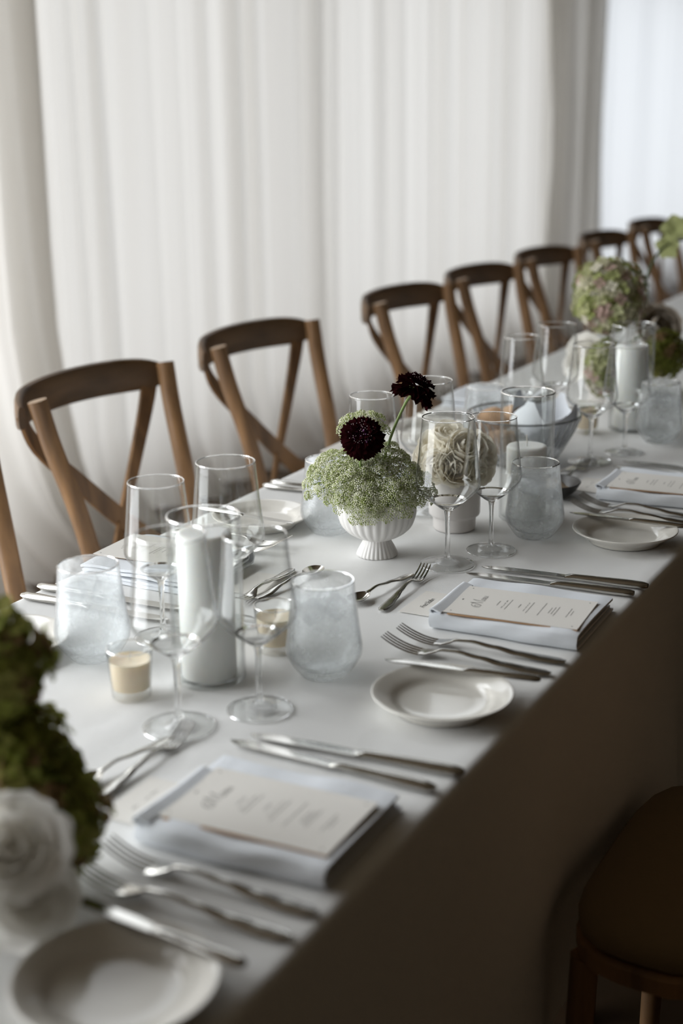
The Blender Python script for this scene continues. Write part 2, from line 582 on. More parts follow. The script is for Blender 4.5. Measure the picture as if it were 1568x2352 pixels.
# ------------------------------------------------------------------ table and cloth
YN, YF = 0.509, 1.279
TXA, TXB = -0.55, 7.1
tb = thing('banquet_table', 'long narrow banquet table hidden under the white tablecloth', 'table', (0, 0, 0))
b = MB(); b.box(((TXA + TXB) / 2, (YN + YF) / 2, TZ - .022), (TXB - TXA - .03, YF - YN - .03, .034))
obj('tabletop', b.mesh('tabletop', M_RAIL, False), tb)
for lx in (TXA + .2, 1.9, 4.4, TXB - .2):
    for ly in (YN + .09, YF - .09):
        b = MB(); b.tube([(lx, ly, 0), (lx, ly, TZ - .04)], 0.022, 10)
        obj('leg', b.mesh('table_leg', M_RAIL), tb)

nz = 10
HEM = 0.27


def cloth_profile(x, rr=0.012):
    """cross-section of the cloth at x from near hem over the top to the far hem"""
    def wob(side, z):
        d = (TZ - z) / (TZ - HEM)
        return d ** 1.4 * (0.022 * sin(7.3 * x + side) + 0.016 * sin(13.1 * x + 2 * side) + 0.010 * sin(23 * x + side))
    pr = []
    for k in range(nz):
        z = HEM + (TZ - rr - HEM) * k / nz
        z2 = z + (0.035 * sin(1.3 * x + 1) if k == 0 else 0)
        pr.append((YN - 0.004 - 0.02 * (TZ - z) - wob(1.0, z), z2))
    for k in range(5):
        a = pi / 2 * k / 4
        pr.append((YN + rr - rr * cos(a), TZ - rr + rr * sin(a)))
    ny = 44
    for k in range(1, ny):
        t = k / ny
        y = YN + rr + (YF - YN - 2 * rr) * t
        crease = 0.0
        for yc in (0.66, 0.895, 1.13):
            crease += 0.0011 * math.exp(-((y - yc) / 0.0045) ** 2)
        z = TZ + crease + 0.0004 * sin(9 * x + 3 * y) * sin(14 * y + 2 * x)
        pr.append((y, z))
    for k in range(5):
        a = pi / 2 * (1 - k / 4)
        pr.append((YF - rr + rr * cos(a), TZ - rr + rr * sin(a)))
    for k in range(nz - 1, -1, -1):
        z = HEM + (TZ - rr - HEM) * k / nz
        pr.append((YF + 0.004 + 0.02 * (TZ - z) + wob(2.0, z), z))
    return pr


b = MB()
xs = [TXA + (TXB - TXA) * i / 260 for i in range(261)]
rows = [[(x, y, z) for y, z in cloth_profile(x)] for x in xs]
b.grid(rows)
for x, sgn in ((TXA, -1), (TXB, 1)):                     # drops at the two ends
    top = [p for p in rows[0 if sgn < 0 else -1] if p[2] > TZ - 0.0125]
    er = []
    for k in range(8):
        d = k / 7 * (TZ - HEM)
        er.append([(x + sgn * (0.004 + .03 * d), y, z - d) for _, y, z in top])
    b.grid(er)
o = obj('tablecloth', b.mesh('tablecloth', M_CLOTH, True, 60))
tag(o, 'long white linen tablecloth covering the whole banquet table', 'tablecloth')

# ------------------------------------------------------------------ chairs
def chair_meshes():
    C = {}
    def post(s):
        b = MB()
        pts = smooth_path([(s * .195, .205, 0), (s * .182, .175, .25), (s * .174, .160, .45), (s * .176, .172, .56), (s * .186, .198, .68), (s * .203, .232, .80), (s * .214, .252, .892)], 5)
        rad = [.0155 + .003 * min(1, i / 14) for i in range(len(pts))]
        b.tube(pts, rad, 12)
        b.m[-1] = 1                                       # sawn end grain
        return b.mesh('back_post', [M_WOOD, M_ENDGRAIN], True, 50)
    C['post_l'], C['post_r'] = post(-1), post(1)
    def fleg(s):
        b = MB()
        b.tube([(s * .185, -.118, 0), (s * .178, -.110, .25), (s * .172, -.104, .44)], [.013, .016, .018], 10)
        return b.mesh('front_leg', M_WOOD, True, 50)
    C['fl_l'], C['fl_r'] = fleg(-1), fleg(1)
    # bent top rail, behind the posts
    b = MB(); rings = []
    n = 26
    for i in range(n + 1):
        t = -1 + 2 * i / n
        a = t * 1.18
        x = .236 * sin(a) / sin(1.18)
        y = .272 + .085 * (cos(a) - cos(1.18)) / (1 - cos(1.18))
        nx, ny = sin(a) * .9, cos(a)
        L = sqrt(nx * nx + ny * ny); nx /= L; ny /= L
        h = .0365 * (1 - 0.42 * abs(t) ** 6)
        th = .0105 * (1 - .3 * abs(t) ** 8)
        zc = .862 + .006 * (1 - t * t)
        ring = []
        for k in range(12):
            q = 2 * pi * k / 12
            cx = math.copysign(abs(cos(q)) ** .6, cos(q)) * th
            cz = math.copysign(abs(sin(q)) ** .6, sin(q)) * h
            ring.append((x + nx * cx, y + ny * cx, zc + cz))
        rings.append(ring)
    b.loft(rings)
    C['rail'] = b.mesh('top_rail', M_RAIL, True, 50)
    def strap(s, dy):
        b = MB(); rings = []
        pts = smooth_path([(s * .224, .296 + dy, .868), (s * .19, .290 + dy, .80), (s * .10, .262 + dy, .705), (0, .232 + dy, .605), (-s * .09, .200 + dy, .525), (-s * .150, .170 + dy, .462)], 5)
        for i, p in enumerate(pts):
            t = (pts[min(i + 1, len(pts) - 1)] - pts[max(i - 1, 0)]).normalized()
            w = t.cross(Vector((p.x * 2.6, 1, 0.2))).normalized()
            nn = w.cross(t)
            hw, ht = .0185, .0035
            rings.append([p + w * hw + nn * ht, p - w * hw + nn * ht, p - w * hw - nn * ht, p + w * hw - nn * ht])
        b.loft(rings)
        return b.mesh('cross_strap', M_WOOD, True, 35)
    C['st_a'], C['st_b'] = strap(1, .0), strap(-1, -.009)
    b = MB(); b.lathe([(0, -.005), (.006, -.004), (.007, 0), (0, .001)], 10)
    C['bolt'] = b.mesh('bolt', M_DARKBOWL)
    # seat: rounded square ring and pad
    def rsq(hw, z, r=4.5):
        out = []
        for k in range(40):
            q = 2 * pi * k / 40
            c, s = cos(q), sin(q)
            R = (abs(c) ** r + abs(s) ** r) ** (-1 / r)
            out.append((hw * R * c * (1.04 if s < 0 else 0.98), .035 + hw * R * s * .80, z))
        return out
    b = MB(); b.loft([rsq(.200, .438), rsq(.207, .442), rsq(.207, .462), rsq(.200, .467)])
    C['seat'] = b.mesh('seat', M_WOOD, True, 40)
    b = MB(); b.loft([rsq(.196, .4675), rsq(.205, .474), rsq(.206, .490), rsq(.194, .503), rsq(.15, .510), rsq(.05, .513)])
    C['pad'] = b.mesh('seat_pad', M_PAD, True, 60)
    def bar(p, q, r=.009):
        b = MB(); b.tube([p, q], r, 8); return b.mesh('stretcher', M_WOOD)
    C['s1'] = bar((-.18, -.11, .24), (-.18, .175, .24)); C['s2'] = bar((.18, -.11, .24), (.18, .175, .24))
    C['s3'] = bar((-.18, .03, .24), (.18, .03, .24))
    return C


CH = chair_meshes()


def chair(label, loc, rz=0.0):
    t = thing('cross_back_chair', label, 'chair', loc, rz, 'wooden cross back chairs')
    for nm, k in (('back_post', 'post_l'), ('back_post', 'post_r'), ('front_leg', 'fl_l'), ('front_leg', 'fl_r'), ('top_rail', 'rail'),
                  ('cross_strap', 'st_a'), ('cross_strap', 'st_b'), ('seat', 'seat'), ('seat_pad', 'pad'), ('stretcher', 's1'), ('stretcher', 's2'), ('stretcher', 's3')):
        obj(nm, CH[k], t)
    obj('bolt', CH['bolt'], t, (0, .221, .607), (radians(90), 0, 0))
    return t


CY = 1.452
chair('wooden cross back chair by the slanting curtain, first of the row', (1.655, CY + .01, 0), 0.02)
chair('wooden cross back chair facing the tall pillar candle in its glass cylinder', (2.222, CY + .01, 0), 0.03)
chair('wooden cross back chair right behind the green lace flowers in the fluted urn', (2.845, CY + .015, 0), 0.0)
chair('wooden cross back chair behind the leaning dark maroon flower', (3.60, CY - .01, 0), -0.02)
chair('wooden cross back chair behind the glass bread bowl, fourth counting from the slanting curtain', (4.15, CY - .01, 0), -0.03)
chair('wooden cross back chair left of the tall green and pink hydrangea', (4.73, CY - .01, 0), -0.04)
chair('wooden cross back chair right behind the green and pink hydrangea head', (5.39, CY - .01, 0), -0.02)
chair('wooden cross back chair behind the green orchid', (6.02, CY - .01, 0), 0)
chair('wooden cross back chair pushed in on the dark side of the table, opposite the others', (1.60, 0.345, 0), pi)


# ------------------------------------------------------------------ glassware
def lat(name, prof, mat, n=40, it=0, sharp=50, rmod=None):
    b = MB(); b.lathe(chaikin(prof, it) if it else prof, n, rmod)
    return b.mesh(name, mat, True, sharp)


ZG = TZ + 0.0009


def circle(r, z, n=48):
    return [(r * cos(2 * pi * k / n), r * sin(2 * pi * k / n), z) for k in range(n + 1)]


def rimmed(name, prof, mat, n, r, z, rt):
    b = MB(); b.lathe(prof, n); b.mi = 1
    b.tube(circle(r, z, n), rt, 6, False)
    return b.mesh(name, [mat, M_STEMGLASS], True, 45)


WG_FOOT_P = ([(0, .0001), (.037, .0001), (.0392, .0004), (.0398, .0012), (.0392, .0019), (.030, .0026), (.018, .0040), (.009, .0068), (.0058, .0100), (.0048, .0122), (0, .0122)])
b = MB(); b.lathe(WG_FOOT_P, 48)
b.m = [1 if max(sqrt(b.v[i][0] ** 2 + b.v[i][1] ** 2) for i in f) < .0185 else 0 for f in b.f]
b.mi = 1; b.tube(circle(.0395, .0012, 48), .0006, 6, False)
WG_FOOT = b.mesh('glass_foot', [M_GLASS, M_STEMGLASS], True, 50)
WG_STEM = lat('glass_stem', [(0, .0121), (.0048, .0121), (.0040, .0165), (.0036, .026), (.0034, .045), (.0036, .066), (.0042, .076), (.0056, .0829), (0, .0829)], M_STEMGLASS, 20)
_outer = chaikin([(.0056, .0828), (.0120, .0868), (.0300, .1010), (.0440, .1150), (.0475, .1235), (.0464, .1340), (.0420, .1720), (.0376, .2200)], 2)
_inner = chaikin([(.0368, .2200), (.0412, .1720), (.0456, .1340), (.0467, .1238), (.0433, .1162), (.0293, .1025), (.0125, .0895), (0, .0880)], 2)
b = MB()
b.lathe([(0, .0828)] + _outer + [(.0373, .2206)] + _inner, 56)
b.m = [1 if sum(b.v[i][2] for i in f) / len(f) < .0985 else 0 for f in b.f]
b.mi = 1
b.tube(circle(.0372, .2206, 56), .00075, 6, False)
WG_BOWL = b.mesh('glass_bowl', [M_GLASS, M_STEMGLASS], True, 50)


def wine(label, p, small=False):
    t = thing('wine_glass', label, 'wine glass', (p[0], p[1], ZG), R_.uniform(0, 6), 'wine glasses on the table', 0.935 if small else 1.0)
    obj('foot', WG_FOOT, t); obj('stem', WG_STEM, t); obj('bowl', WG_BOWL, t)
    return t


_to = chaikin([(.0250, 0), (.0290, .0015), (.0440, .0230), (.0462, .0330), (.0440, .0500), (.0395, .0850), (.0365, .1170)], 2)
_ti = chaikin([(.0351, .1170), (.0381, .0850), (.0426, .0500), (.0446, .0330), (.0400, .0210), (.0270, .0085), (0, .0080)], 2)
TUM = rimmed('tumbler_glass', [(0, 0)] + _to + [(.0359, .1178)] + _ti, M_FROST, 48, .0358, .1178, .0009)
_wi = chaikin([(0, .0086), (.0265, .0092), (.0393, .0212), (.0438, .0330), (.0418, .0500), (.0376, .0820), (.0365, .0905)], 2)
TWAT = lat('tumbler_water', _wi + [(.0364, .0915), (.030, .0913), (0, .0913)], M_WATER, 40)
b = MB()
_s = .0115
b.loft([[(-_s * .8, -_s * .8, -_s), (_s * .8, -_s * .8, -_s), (_s * .8, _s * .8, -_s), (-_s * .8, _s * .8, -_s)],
        [(-_s, -_s, -_s * .7), (_s, -_s, -_s * .7), (_s, _s, -_s * .7), (-_s, _s, -_s * .7)],
        [(-_s, -_s, _s * .7), (_s, -_s, _s * .7), (_s, _s, _s * .7), (-_s, _s, _s * .7)],
        [(-_s * .8, -_s * .8, _s), (_s * .8, -_s * .8, _s), (_s * .8, _s * .8, _s), (-_s * .8, _s * .8, _s)]])
ICE = b.mesh('ice_cube', M_ICE, True, 30)


def tumbler(label, p, s=1.0):
    t = thing('water_tumbler', label, 'tumbler', (p[0], p[1], ZG), R_.uniform(0, 6), 'tumblers of ice water', s)
    obj('glass', TUM, t)
    w = obj('water', TWAT, t)
    for k in range(3):
        a = 2.1 * k + R_.uniform(-.3, .3)
        obj('ice_cube', ICE, w, (.017 * cos(a), .017 * sin(a), .0855 + R_.uniform(-.004, .003)), (R_.uniform(-.6, .6), R_.uniform(-.6, .6), a))
    return t


def hurricane(label, p, h, ch):
    r = .0432
    me = rimmed('cylinder_glass', [(0, 0), (r - .002, 0), (r, .002), (r, h - .001), (r - .0012, h), (r - .0024, h - .001), (r - .0024, .006), (r - .005, .004), (0, .004)], M_HGLASS, 56, r - .0012, h, .0013)
    t = obj('glass_cylinder', me, None, (p[0], p[1], ZG))
    tag(t, 'clear glass cylinder around the ' + label, 'candle holder', 'glass hurricane cylinders')
    c = thing('pillar_candle', label, 'candle', (p[0], p[1], ZG + .0046), 0.3, 'white pillar candles')
    obj('wax', lat('pillar_wax', [(0, 0), (.0318, 0), (.0325, .001), (.0325, ch - .004), (.0305, ch - .0008), (.026, ch), (.012, ch - .0012), (0, ch - .0018)], M_WAX, 48, sharp=60), c)
    b = MB(); b.tube([(0, 0, ch - .002), (.0005, 0, ch + .006), (.003, .001, ch + .012), (.004, .001, ch + .016)], .0009, 6)
    obj('wick', b.mesh('wick', M_WICK), c)


def votive(label, p):
    t = thing('votive_candle', label, 'votive candle', (p[0], p[1], ZG), 0, 'ivory votive candles in small glasses')
    obj('glass_cup', rimmed('votive_glass', [(0, 0), (.021, 0), (.0225, .0015), (.0265, .0585), (.0260, .0595), (.0253, .0588), (.0222, .011), (.020, .0098), (0, .0098)], M_GLASS, 40, .0260, .0592, .0009), t)
    obj('wax', lat('votive_wax', [(0, .0102), (.0200, .0104), (.0219, .0120), (.0242, .0455), (.0225, .0445), (0, .0435)], M_IVORY, 36), t)
    b = MB(); b.tube([(0, 0, .043), (0, 0, .049), (.0015, 0, .0525)], .0008, 6)
    obj('wick', b.mesh('wick', M_WICK), t)


# near settings
wine('large empty wine glass between the ivory votive and the tall pillar candle', tp(412, 1672))
wine('small empty wine glass between the tall pillar candle and the tumbler of water', tp(597, 1632), True)
wine('large empty wine glass in front of the white roses in the pot', tp(1027, 1298))
wine('small empty wine glass beside the tumbler, before the white roses', tp(1127, 1266), True)
wine('large empty wine glass right of the bread bowl, over a fork', tp(1354, 1062))
wine('small empty wine glass before the pillar candle in the farther cylinder', tp(1433, 1041), True)
wine('small empty wine glass at the place opposite, beside the misted tumbler', (1.389, 1.007), True)
wine('large empty wine glass at the place opposite, behind the tall pillar candle', (1.462, .951))
wine('small empty wine glass right behind the lace flowers of the urn', (1.970, 1.002), True)
wine('large empty wine glass behind the stem of the leaning maroon flower', (2.052, .940))
wine('small empty wine glass behind the bread bowl on the curtain side', (2.595, .990), True)
wine('large empty wine glass left of the hydrangea on the curtain side', (2.680, .950))
tumbler('misted tumbler of ice water right of the small wine glass by the tall candle', tp(745, 1549))
tumbler('misted tumbler of ice water before the shorter pillar candle', tp(1226, 1232))
tumbler('misted tumbler of ice water beside the far pillar candle, past the butter dish', tp(1512, 1014))
tumbler('misted tumbler of ice water beside the lit side plate on the curtain side', tp(216, 1510), 1.02)
tumbler('misted tumbler of ice water standing behind the fluted urn', tp(757, 1222))
tumbler('misted tumbler of ice water behind the bread bowl, at the curtain side', (2.52, 1.035))
tumbler('misted tumbler of ice water under the arching orchid stem', (3.28, .735))

hurricane('tall white pillar candle next to the ivory votives', tp(482, 1556), .200, .176)
hurricane('shorter white pillar candle behind the water tumbler and roses', tp(1206, 1189), .207, .116)
hurricane('white pillar candle in front of the far hydrangea', tp(1445, 986), .214, .170)
votive('ivory votive candle in a small glass, standing apart before the misted tumbler', tp(303, 1599))
votive('ivory votive candle behind the small wine glass and tumbler', tp(634, 1494))
votive('ivory votive candle right of the bread bowl', tp(1345, 994))


# ------------------------------------------------------------------ plates and cutlery
_pl = [(0, .0035), (.046, .0035), (.050, .0028), (.052, 0), (.0545, 0), (.056, .0040), (.0790, .0185), (.0800, .0195), (.0797, .0206), (.0780, .0208), (.0585, .0142), (.0545, .0105), (.0500, .0078), (.046, .0072), (0, .0070)]
PLATE = lat('plate_body', _pl, M_CHINA, 72, 1, 70)


def plate(label, p, s=1.0):
    o = obj('side_plate', PLATE, None, (p[0], p[1], ZG), (0, 0, 0), s)
    return tag(o, label, 'plate', 'white side plates')


def ring(x, z, hw, ht, e=.8, n=10, y0=0.0):
    out = []
    for k in range(n):
        q = 2 * pi * k / n
        out.append((x, y0 + math.copysign(abs(cos(q)) ** e, cos(q)) * hw, z + math.copysign(abs(sin(q)) ** e, sin(q)) * ht))
    return out


def interp(tab, s):
    for (a, *u), (b_, *v) in zip(tab, tab[1:]):
        if s <= b_:
            t = (s - a) / (b_ - a)
            t = t * t * (3 - 2 * t)
            return [p + (q - p) * t for p, q in zip(u, v)]
    return tab[-1][1:]


def fork_meshes(L):
    k = L / .215
    # s, z, halfwidth, halfthick : handle from end to the shoulders
    tab = [(0, .0032, .0050, .0012), (.01, .0030, .0092, .0016), (.03, .0034, .0098, .0018), (.06, .0052, .0072, .0018), (.09, .0088, .0046, .0019), (.12, .0118, .0032, .0020), (.138, .0110, .0034, .0018), (.150, .0070, .0080, .0014), (.158, .0048, .0118, .0011), (.166, .0040, .0124, .0010)]
    b = MB(); rings = []
    for i in range(41):
        s = .166 * i / 40
        z, hw, ht = interp(tab, s)
        rings.append(ring(s * k, z * k, hw * k, ht))
    b.loft(rings)
    me_h = b.mesh('fork_handle', M_STEEL, True, 50)
    b = MB()
    for j in range(4):
        yo = (-.0098 + .00653 * j)
        rings = []
        for i in range(9):
            t = i / 8
            s = .1655 + .0495 * t
            z = .0040 + .0010 * t + .0145 * t * t
            hw = .00205 * (1 - .35 * t) * (0.55 if i == 8 else 1)
            rings.append(ring(s * k, z * k, hw * k, .0009 * (1 - .3 * t), .7, 6, yo * (1 - .06 * t) * k))
        b.loft(rings)
    me_t = b.mesh('fork_tines', M_STEEL, True, 50)
    return me_h, me_t


FORK = fork_meshes(.215)
DFORK = fork_meshes(.170)


def knife_meshes(L):
    k = L / .24
    tab = [(0, .0050, .0050, .0030), (.008, .0050, .0085, .0044), (.03, .0052, .0092, .0046), (.08, .0054, .0074, .0040), (.108, .0054, .0066, .0036), (.112, .0052, .0070, .0030), (.116, .0050, .0072, .0016)]
    b = MB(); rings = []
    for i in range(25):
        s = .116 * i / 24
        z, hw, ht = interp(tab, s)
        rings.append(ring(s * k, z * k, hw * k, ht * k, .85, 12))
    b.loft(rings)
    h = b.mesh('knife_handle', M_STEEL, True, 45)
    b = MB(); rings = []
    for i in range(19):
        t = i / 18
        s = .1155 + .1245 * t
        up = .0078 * (1 - max(0, (t - .86) / .14) ** 2 * .9)            # spine side
        lo = .0086 * min(1, .72 + t * 1.2) * (1 - max(0, (t - .72) / .28) ** 2.2 * .98)
        th = .0011 * (1 - .4 * t)
        rings.append([(s * k, up * k, .0050 * k + th), (s * k, up * k * .2, .0050 * k + th), (s * k, -lo * k, .0050 * k + th * .25), (s * k, -lo * k, .0050 * k - th * .25), (s * k, up * k * .2, .0050 * k - th), (s * k, up * k, .0050 * k - th)])
    b.loft(rings)
    bl = b.mesh('knife_blade', M_STEEL, True, 35)
    return h, bl


KNIFE = knife_meshes(.24)
BKNIFE = knife_meshes(.185)


def spoon_meshes(L):
    k = L / .15
    tab = [(0, .0030, .0040, .0010), (.008, .0030, .0070, .0014), (.025, .0034, .0072, .0015), (.06, .0075, .0030, .0016), (.088, .0105, .0021, .0017), (.106, .0085, .0026, .0015), (.112, .0070, .0050, .0011)]
    b = MB(); rings = []
    for i in range(29):
        s = .112 * i / 28
        z, hw, ht = interp(tab, s)
        rings.append(ring(s * k, z * k, hw * k, ht * k))
    b.loft(rings)
    h = b.mesh('spoon_handle', M_STEEL, True, 50)
    b = MB(); up, lo = [], []
    for i in range(11):
        r = i / 10
        ru, rl = [], []
        for q in range(24):
            a = 2 * pi * q / 24
            x = .130 + .0205 * r * cos(a)
            y = .0135 * r * sin(a) * (1 + .18 * cos(a))
            z = .0012 + .0068 * r * r
            ru.append((x * k, y * k, (z + .0006) * k)); rl.append((x * k, y * k, (z - .0006) * k))
        up.append(ru); lo.append(rl)
    b.grid(up, True); b.grid(lo[::-1], True); b.grid([up[-1], lo[-1]], True)
    return h, b.mesh('spoon_bowl', M_STEEL, True, 60)


SPOON = spoon_meshes(.15)


def lay(kind, label, meshes, parts, end, tip, L, z=ZG, pitch=0.0, flip=False, group=None, cat=None, anchor='mid'):
    """lay a piece of cutlery with its handle end towards `end` and its tip towards `tip`"""
    e, t = Vector((end[0], end[1], 0)), Vector((tip[0], tip[1], 0))
    d = (t - e).normalized()
    c = (e + t) / 2
    if anchor == 'tip': c = t - d * L / 2
    if anchor == 'end': c = e + d * L / 2
    o = c - d * L / 2
    r = thing(kind, label, cat, (o.x, o.y, z), 0, group)
    r.rotation_euler = Euler((0, -pitch, math.atan2(d.y, d.x)), 'XYZ')
    for nm, me in zip(parts, meshes):
        obj(nm, me, r, scale=(1, -1, 1) if flip else None)
    return r


KP, FP, SP = ('handle', 'blade'), ('handle', 'tines'), ('handle', 'bowl')
GK, GF, GS, GB, GD = 'table knives', 'dinner forks', 'dessert spoons', 'butter knives', 'dessert forks'


def knife(label, end, tip, **k): return lay('table_knife', label, KNIFE, KP, end, tip, .24, group=GK, cat='knife', **k)
def fork(label, end, tip, **k): return lay('dinner_fork', label, FORK, FP, end, tip, .215, group=GF, cat='fork', **k)
def dfork(label, end, tip, **k): return lay('dessert_fork', label, DFORK, FP, end, tip, .170, group=GD, cat='fork', **k)
def spoon(label, end, tip, **k): return lay('dessert_spoon', label, SPOON, SP, end, tip, .15, group=GS, cat='spoon', **k)
def bknife(label, end, tip, **k): return lay('butter_knife', label, BKNIFE, KP, end, tip, .185, group=GB, cat='knife', **k)


# place 1: in front, beside the olive hydrangea; place 2: before the urn; place 3: by the bread bowl
P1, P2, P3 = (0.745, .601), (1.348, .600), (2.039, .604)
plate('white side plate at the place beside the olive hydrangea and white roses', P1)
plate('white side plate beside the two forks, before the misted tumbler and fluted urn', P2)
plate('white side plate next to the dark butter dish', P3)
plate('white side plate on the curtain side, next to the misted tumbler', (1.262, 1.158))
plate('white side plate on the curtain side, left of the fluted urn', (1.872, 1.152))
plate('white side plate on the curtain side, behind the roses', (2.555, 1.170))

knife('table knife lying nearer the menu, at the place beside the olive hydrangea', tp(990, 1822), tp(537, 1712))
knife('outer table knife at the place beside the olive hydrangea', tp(1030, 1780), tp(607, 1703))
knife('table knife lying nearer the menu, at the place before the white roses', tp(1453, 1372), tp(1073, 1325))
knife('outer table knife at the place before the white roses', tp(1463, 1352), tp(1128, 1312))
knife('table knife lying nearer the menu, at the place past the butter dish', (2.445, .512), (2.454, .756))
knife('outer table knife at the place past the butter dish', (2.50, .512), (2.497, .746))
knife('outer table knife on the curtain side beside the misted tumbler', tp(52, 1375), (1.434, 1.03), anchor='end')
knife('inner table knife on the curtain side beside the misted tumbler', tp(90, 1354), (1.478, 1.03), anchor='end')
knife('outer table knife on the curtain side, just left of the lace flowers', tp(606, 1121), (2.075, 1.03), anchor='end')
knife('inner table knife on the curtain side, just left of the lace flowers', tp(624, 1113), (2.105, 1.03), anchor='end')
knife('outer table knife on the curtain side beside the bread bowl', (2.70, 1.266), (2.705, 1.03), anchor='end')
knife('inner table knife on the curtain side beside the bread bowl', (2.735, 1.266), (2.74, 1.03), anchor='end')

fork('inner dinner fork at the place beside the olive hydrangea', (0.913, .518), (0.911, .738))
fork('outer dinner fork at the place beside the olive hydrangea', (0.872, .520), (0.868, .738))
fork('inner dinner fork left of the menu with the brown backing card, by the plate', tp(1297, 1527), (1.513, .733))
fork('outer dinner fork under the butter knife, at the place before the white roses', tp(1265, 1555), (1.478, .738))
fork('inner dinner fork beside the butter dish', (2.200, .514), (2.202, .731))
fork('outer dinner fork lying under the butter knife beside the butter dish', (2.163, .515), (2.160, .733))
fork('inner dinner fork on the curtain side between napkin and plate, left of the urn', (1.735, 1.262), (1.742, 1.045))
fork('outer dinner fork on the curtain side touching the plate, left of the urn', (1.775, 1.262), (1.778, 1.045))
fork('inner dinner fork on the curtain side behind the roses', (2.415, 1.262), (2.420, 1.045))
bknife('butter knife across the rim of the plate beside the olive hydrangea', (0.800, .520), (0.813, .705), z=ZG + .0175, pitch=0.02)
bknife('butter knife across the rim of the plate before the misted tumbler', tp(1222, 1553, .785), tp(902, 1515, .785), z=ZG + .0178, pitch=0.01)
bknife('butter knife across the rim of the plate by the butter dish', tp(1563, 1204, .785), tp(1322, 1177, .785), z=ZG + .0178, pitch=0.01)
bknife('butter knife across the rim of the curtain side plate left of the urn', (1.850, 1.255), (1.838, 1.075), z=ZG + .0178)

dfork('dessert fork with tines over the foot of the large wine glass by the votive', tp(225, 1842), tp(432, 1690))
dfork('dessert fork pointing at the large wine glass before the roses', tp(857, 1422), tp(993, 1306))
dfork('dessert fork pointing at the large wine glass right of the bread bowl', tp(1262, 1133), tp(1358, 1062))
dfork('dessert fork on the curtain side behind the ivory votive', tp(660, 1320), tp(553, 1388))
spoon('dessert spoon beside the dessert fork, near the votive standing apart', tp(358, 1722), tp(212, 1800))
spoon('dessert spoon beside the dessert fork, in front of the fluted urn', tp(934, 1330), tp(818, 1386))
spoon('dessert spoon beside the dessert fork, behind the butter dish', tp(1318, 1076), tp(1235, 1120))
spoon('dessert spoon on the curtain side behind the tumbler of water', tp(610, 1372), tp(718, 1322))

# ------------------------------------------------------------------ napkins, menus, place cards
def strip_ring(path, t, y):
    """closed cross-section of a cloth strip of thickness t along an (x, z) path, at height y"""
    P = [Vector((p[0], p[1])) for p in path]
    a, c = [], []
    for i, p in enumerate(P):
        d = (P[min(i + 1, len(P) - 1)] - P[max(i - 1, 0)]).normalized()
        n = Vector((-d.y, d.x)) * t / 2
        a.append(p + n); c.append(p - n)
    return [(q.x, y, q.y) for q in a + c[::-1]]


def napkin_meshes(seed):
    rr = random.Random(seed)
    ph = [rr.uniform(0, 6.28) for _ in range(8)]
    L = .196
    out = []
    paths = [
        ('folded_layer', [(.080, .0024), (.03, .0022), (-.03, .0022), (-.074, .0024), (-.0805, .0048), (-.0825, .0100), (-.0805, .0165), (-.074, .0196), (-.03, .0200), (.03, .0200), (.075, .0190)], .0040, 0.0),
        ('inner_layer', [(.078, .0066), (.03, .0066), (-.03, .0066), (-.070, .0072), (-.0745, .0106), (-.070, .0140), (-.03, .0148), (.03, .0148), (.077, .0138)], .0038, -.004)]
    for nm, path, t, sh in paths:
        b = MB(); rings = []
        base = [tuple(p) for p in smooth_path([(x, z, 0) for x, z in path], 3)]
        for i in range(25):
            y = (-.5 + i / 24) * (L + 2 * sh)
            w = []
            for x, z, _ in base:
                k = min(1, max(0, (z - .004) / .012))
                dz = k * (.0011 * sin(38 * y + ph[0] + 30 * x) + .0008 * sin(71 * y + ph[1]))
                dx = .0014 * sin(33 * y + ph[2]) + .0008 * sin(80 * y + ph[3] + 200 * z)
                tap = 1.0
                if i in (0, 24): tap = .8
                w.append((x + dx, .0002 + (z + dz) * (1 - (1 - tap) * .25 * (1 if z > .01 else 0))))
            rings.append(strip_ring(w, t * tap, y))
        b.loft(rings)
        out.append((nm, b.mesh('napkin_' + nm, M_NAPKIN, True, 60)))
    b = MB(); rings = []
    prof = smooth_path([(.0900, .0205, 0), (.0965, .0214, 0), (.0985, .0248, 0), (.0962, .0275, 0), (.0905, .0258, 0), (.0835, .0234, 0)], 3)
    for i in range(15):
        x = -.081 + .118 * i / 14
        k = 1 - .35 * (i / 14)
        rings.append([(q[1], q[0], q[2]) for q in strip_ring([(p.x + .0012 * sin(40 * x + ph[5]), .0215 + (p.y - .0215) * k) for p in prof], .0022, x)])
    b.loft(rings)
    out.append(('turned_edge', b.mesh('napkin_turned_edge', M_NAPKIN, True, 60)))
    return out


NAPS = [napkin_meshes(21), napkin_meshes(22)]


def napkin(label, c, rz, v=0):
    t = thing('folded_napkin', label, 'napkin', (c[0], c[1], ZG), rz, 'folded white napkins under the menus')
    for nm, me in NAPS[v]:
        obj(nm, me, t)
    return t


def ribbon(b, pts, w, z, thin=0.45, n=5):
    """flat pen stroke; wider on the down strokes"""
    P = smooth_path([(p[0], p[1], 0) for p in pts], n) if len(pts) > 2 else [Vector((p[0], p[1], 0)) for p in pts]
    a, c = [], []
    for i, p in enumerate(P):
        d = (P[min(i + 1, len(P) - 1)] - P[max(i - 1, 0)])
        d = d.normalized() if d.length > 0 else Vector((1, 0, 0))
        ww = w * (thin + (1 - thin) * max(0, -d.y)) / 2
        nn = Vector((-d.y, d.x, 0)) * ww
        a.append((p.x + nn.x, p.y + nn.y, z)); c.append((p.x - nn.x, p.y - nn.y, z))
    b.grid([a, c])


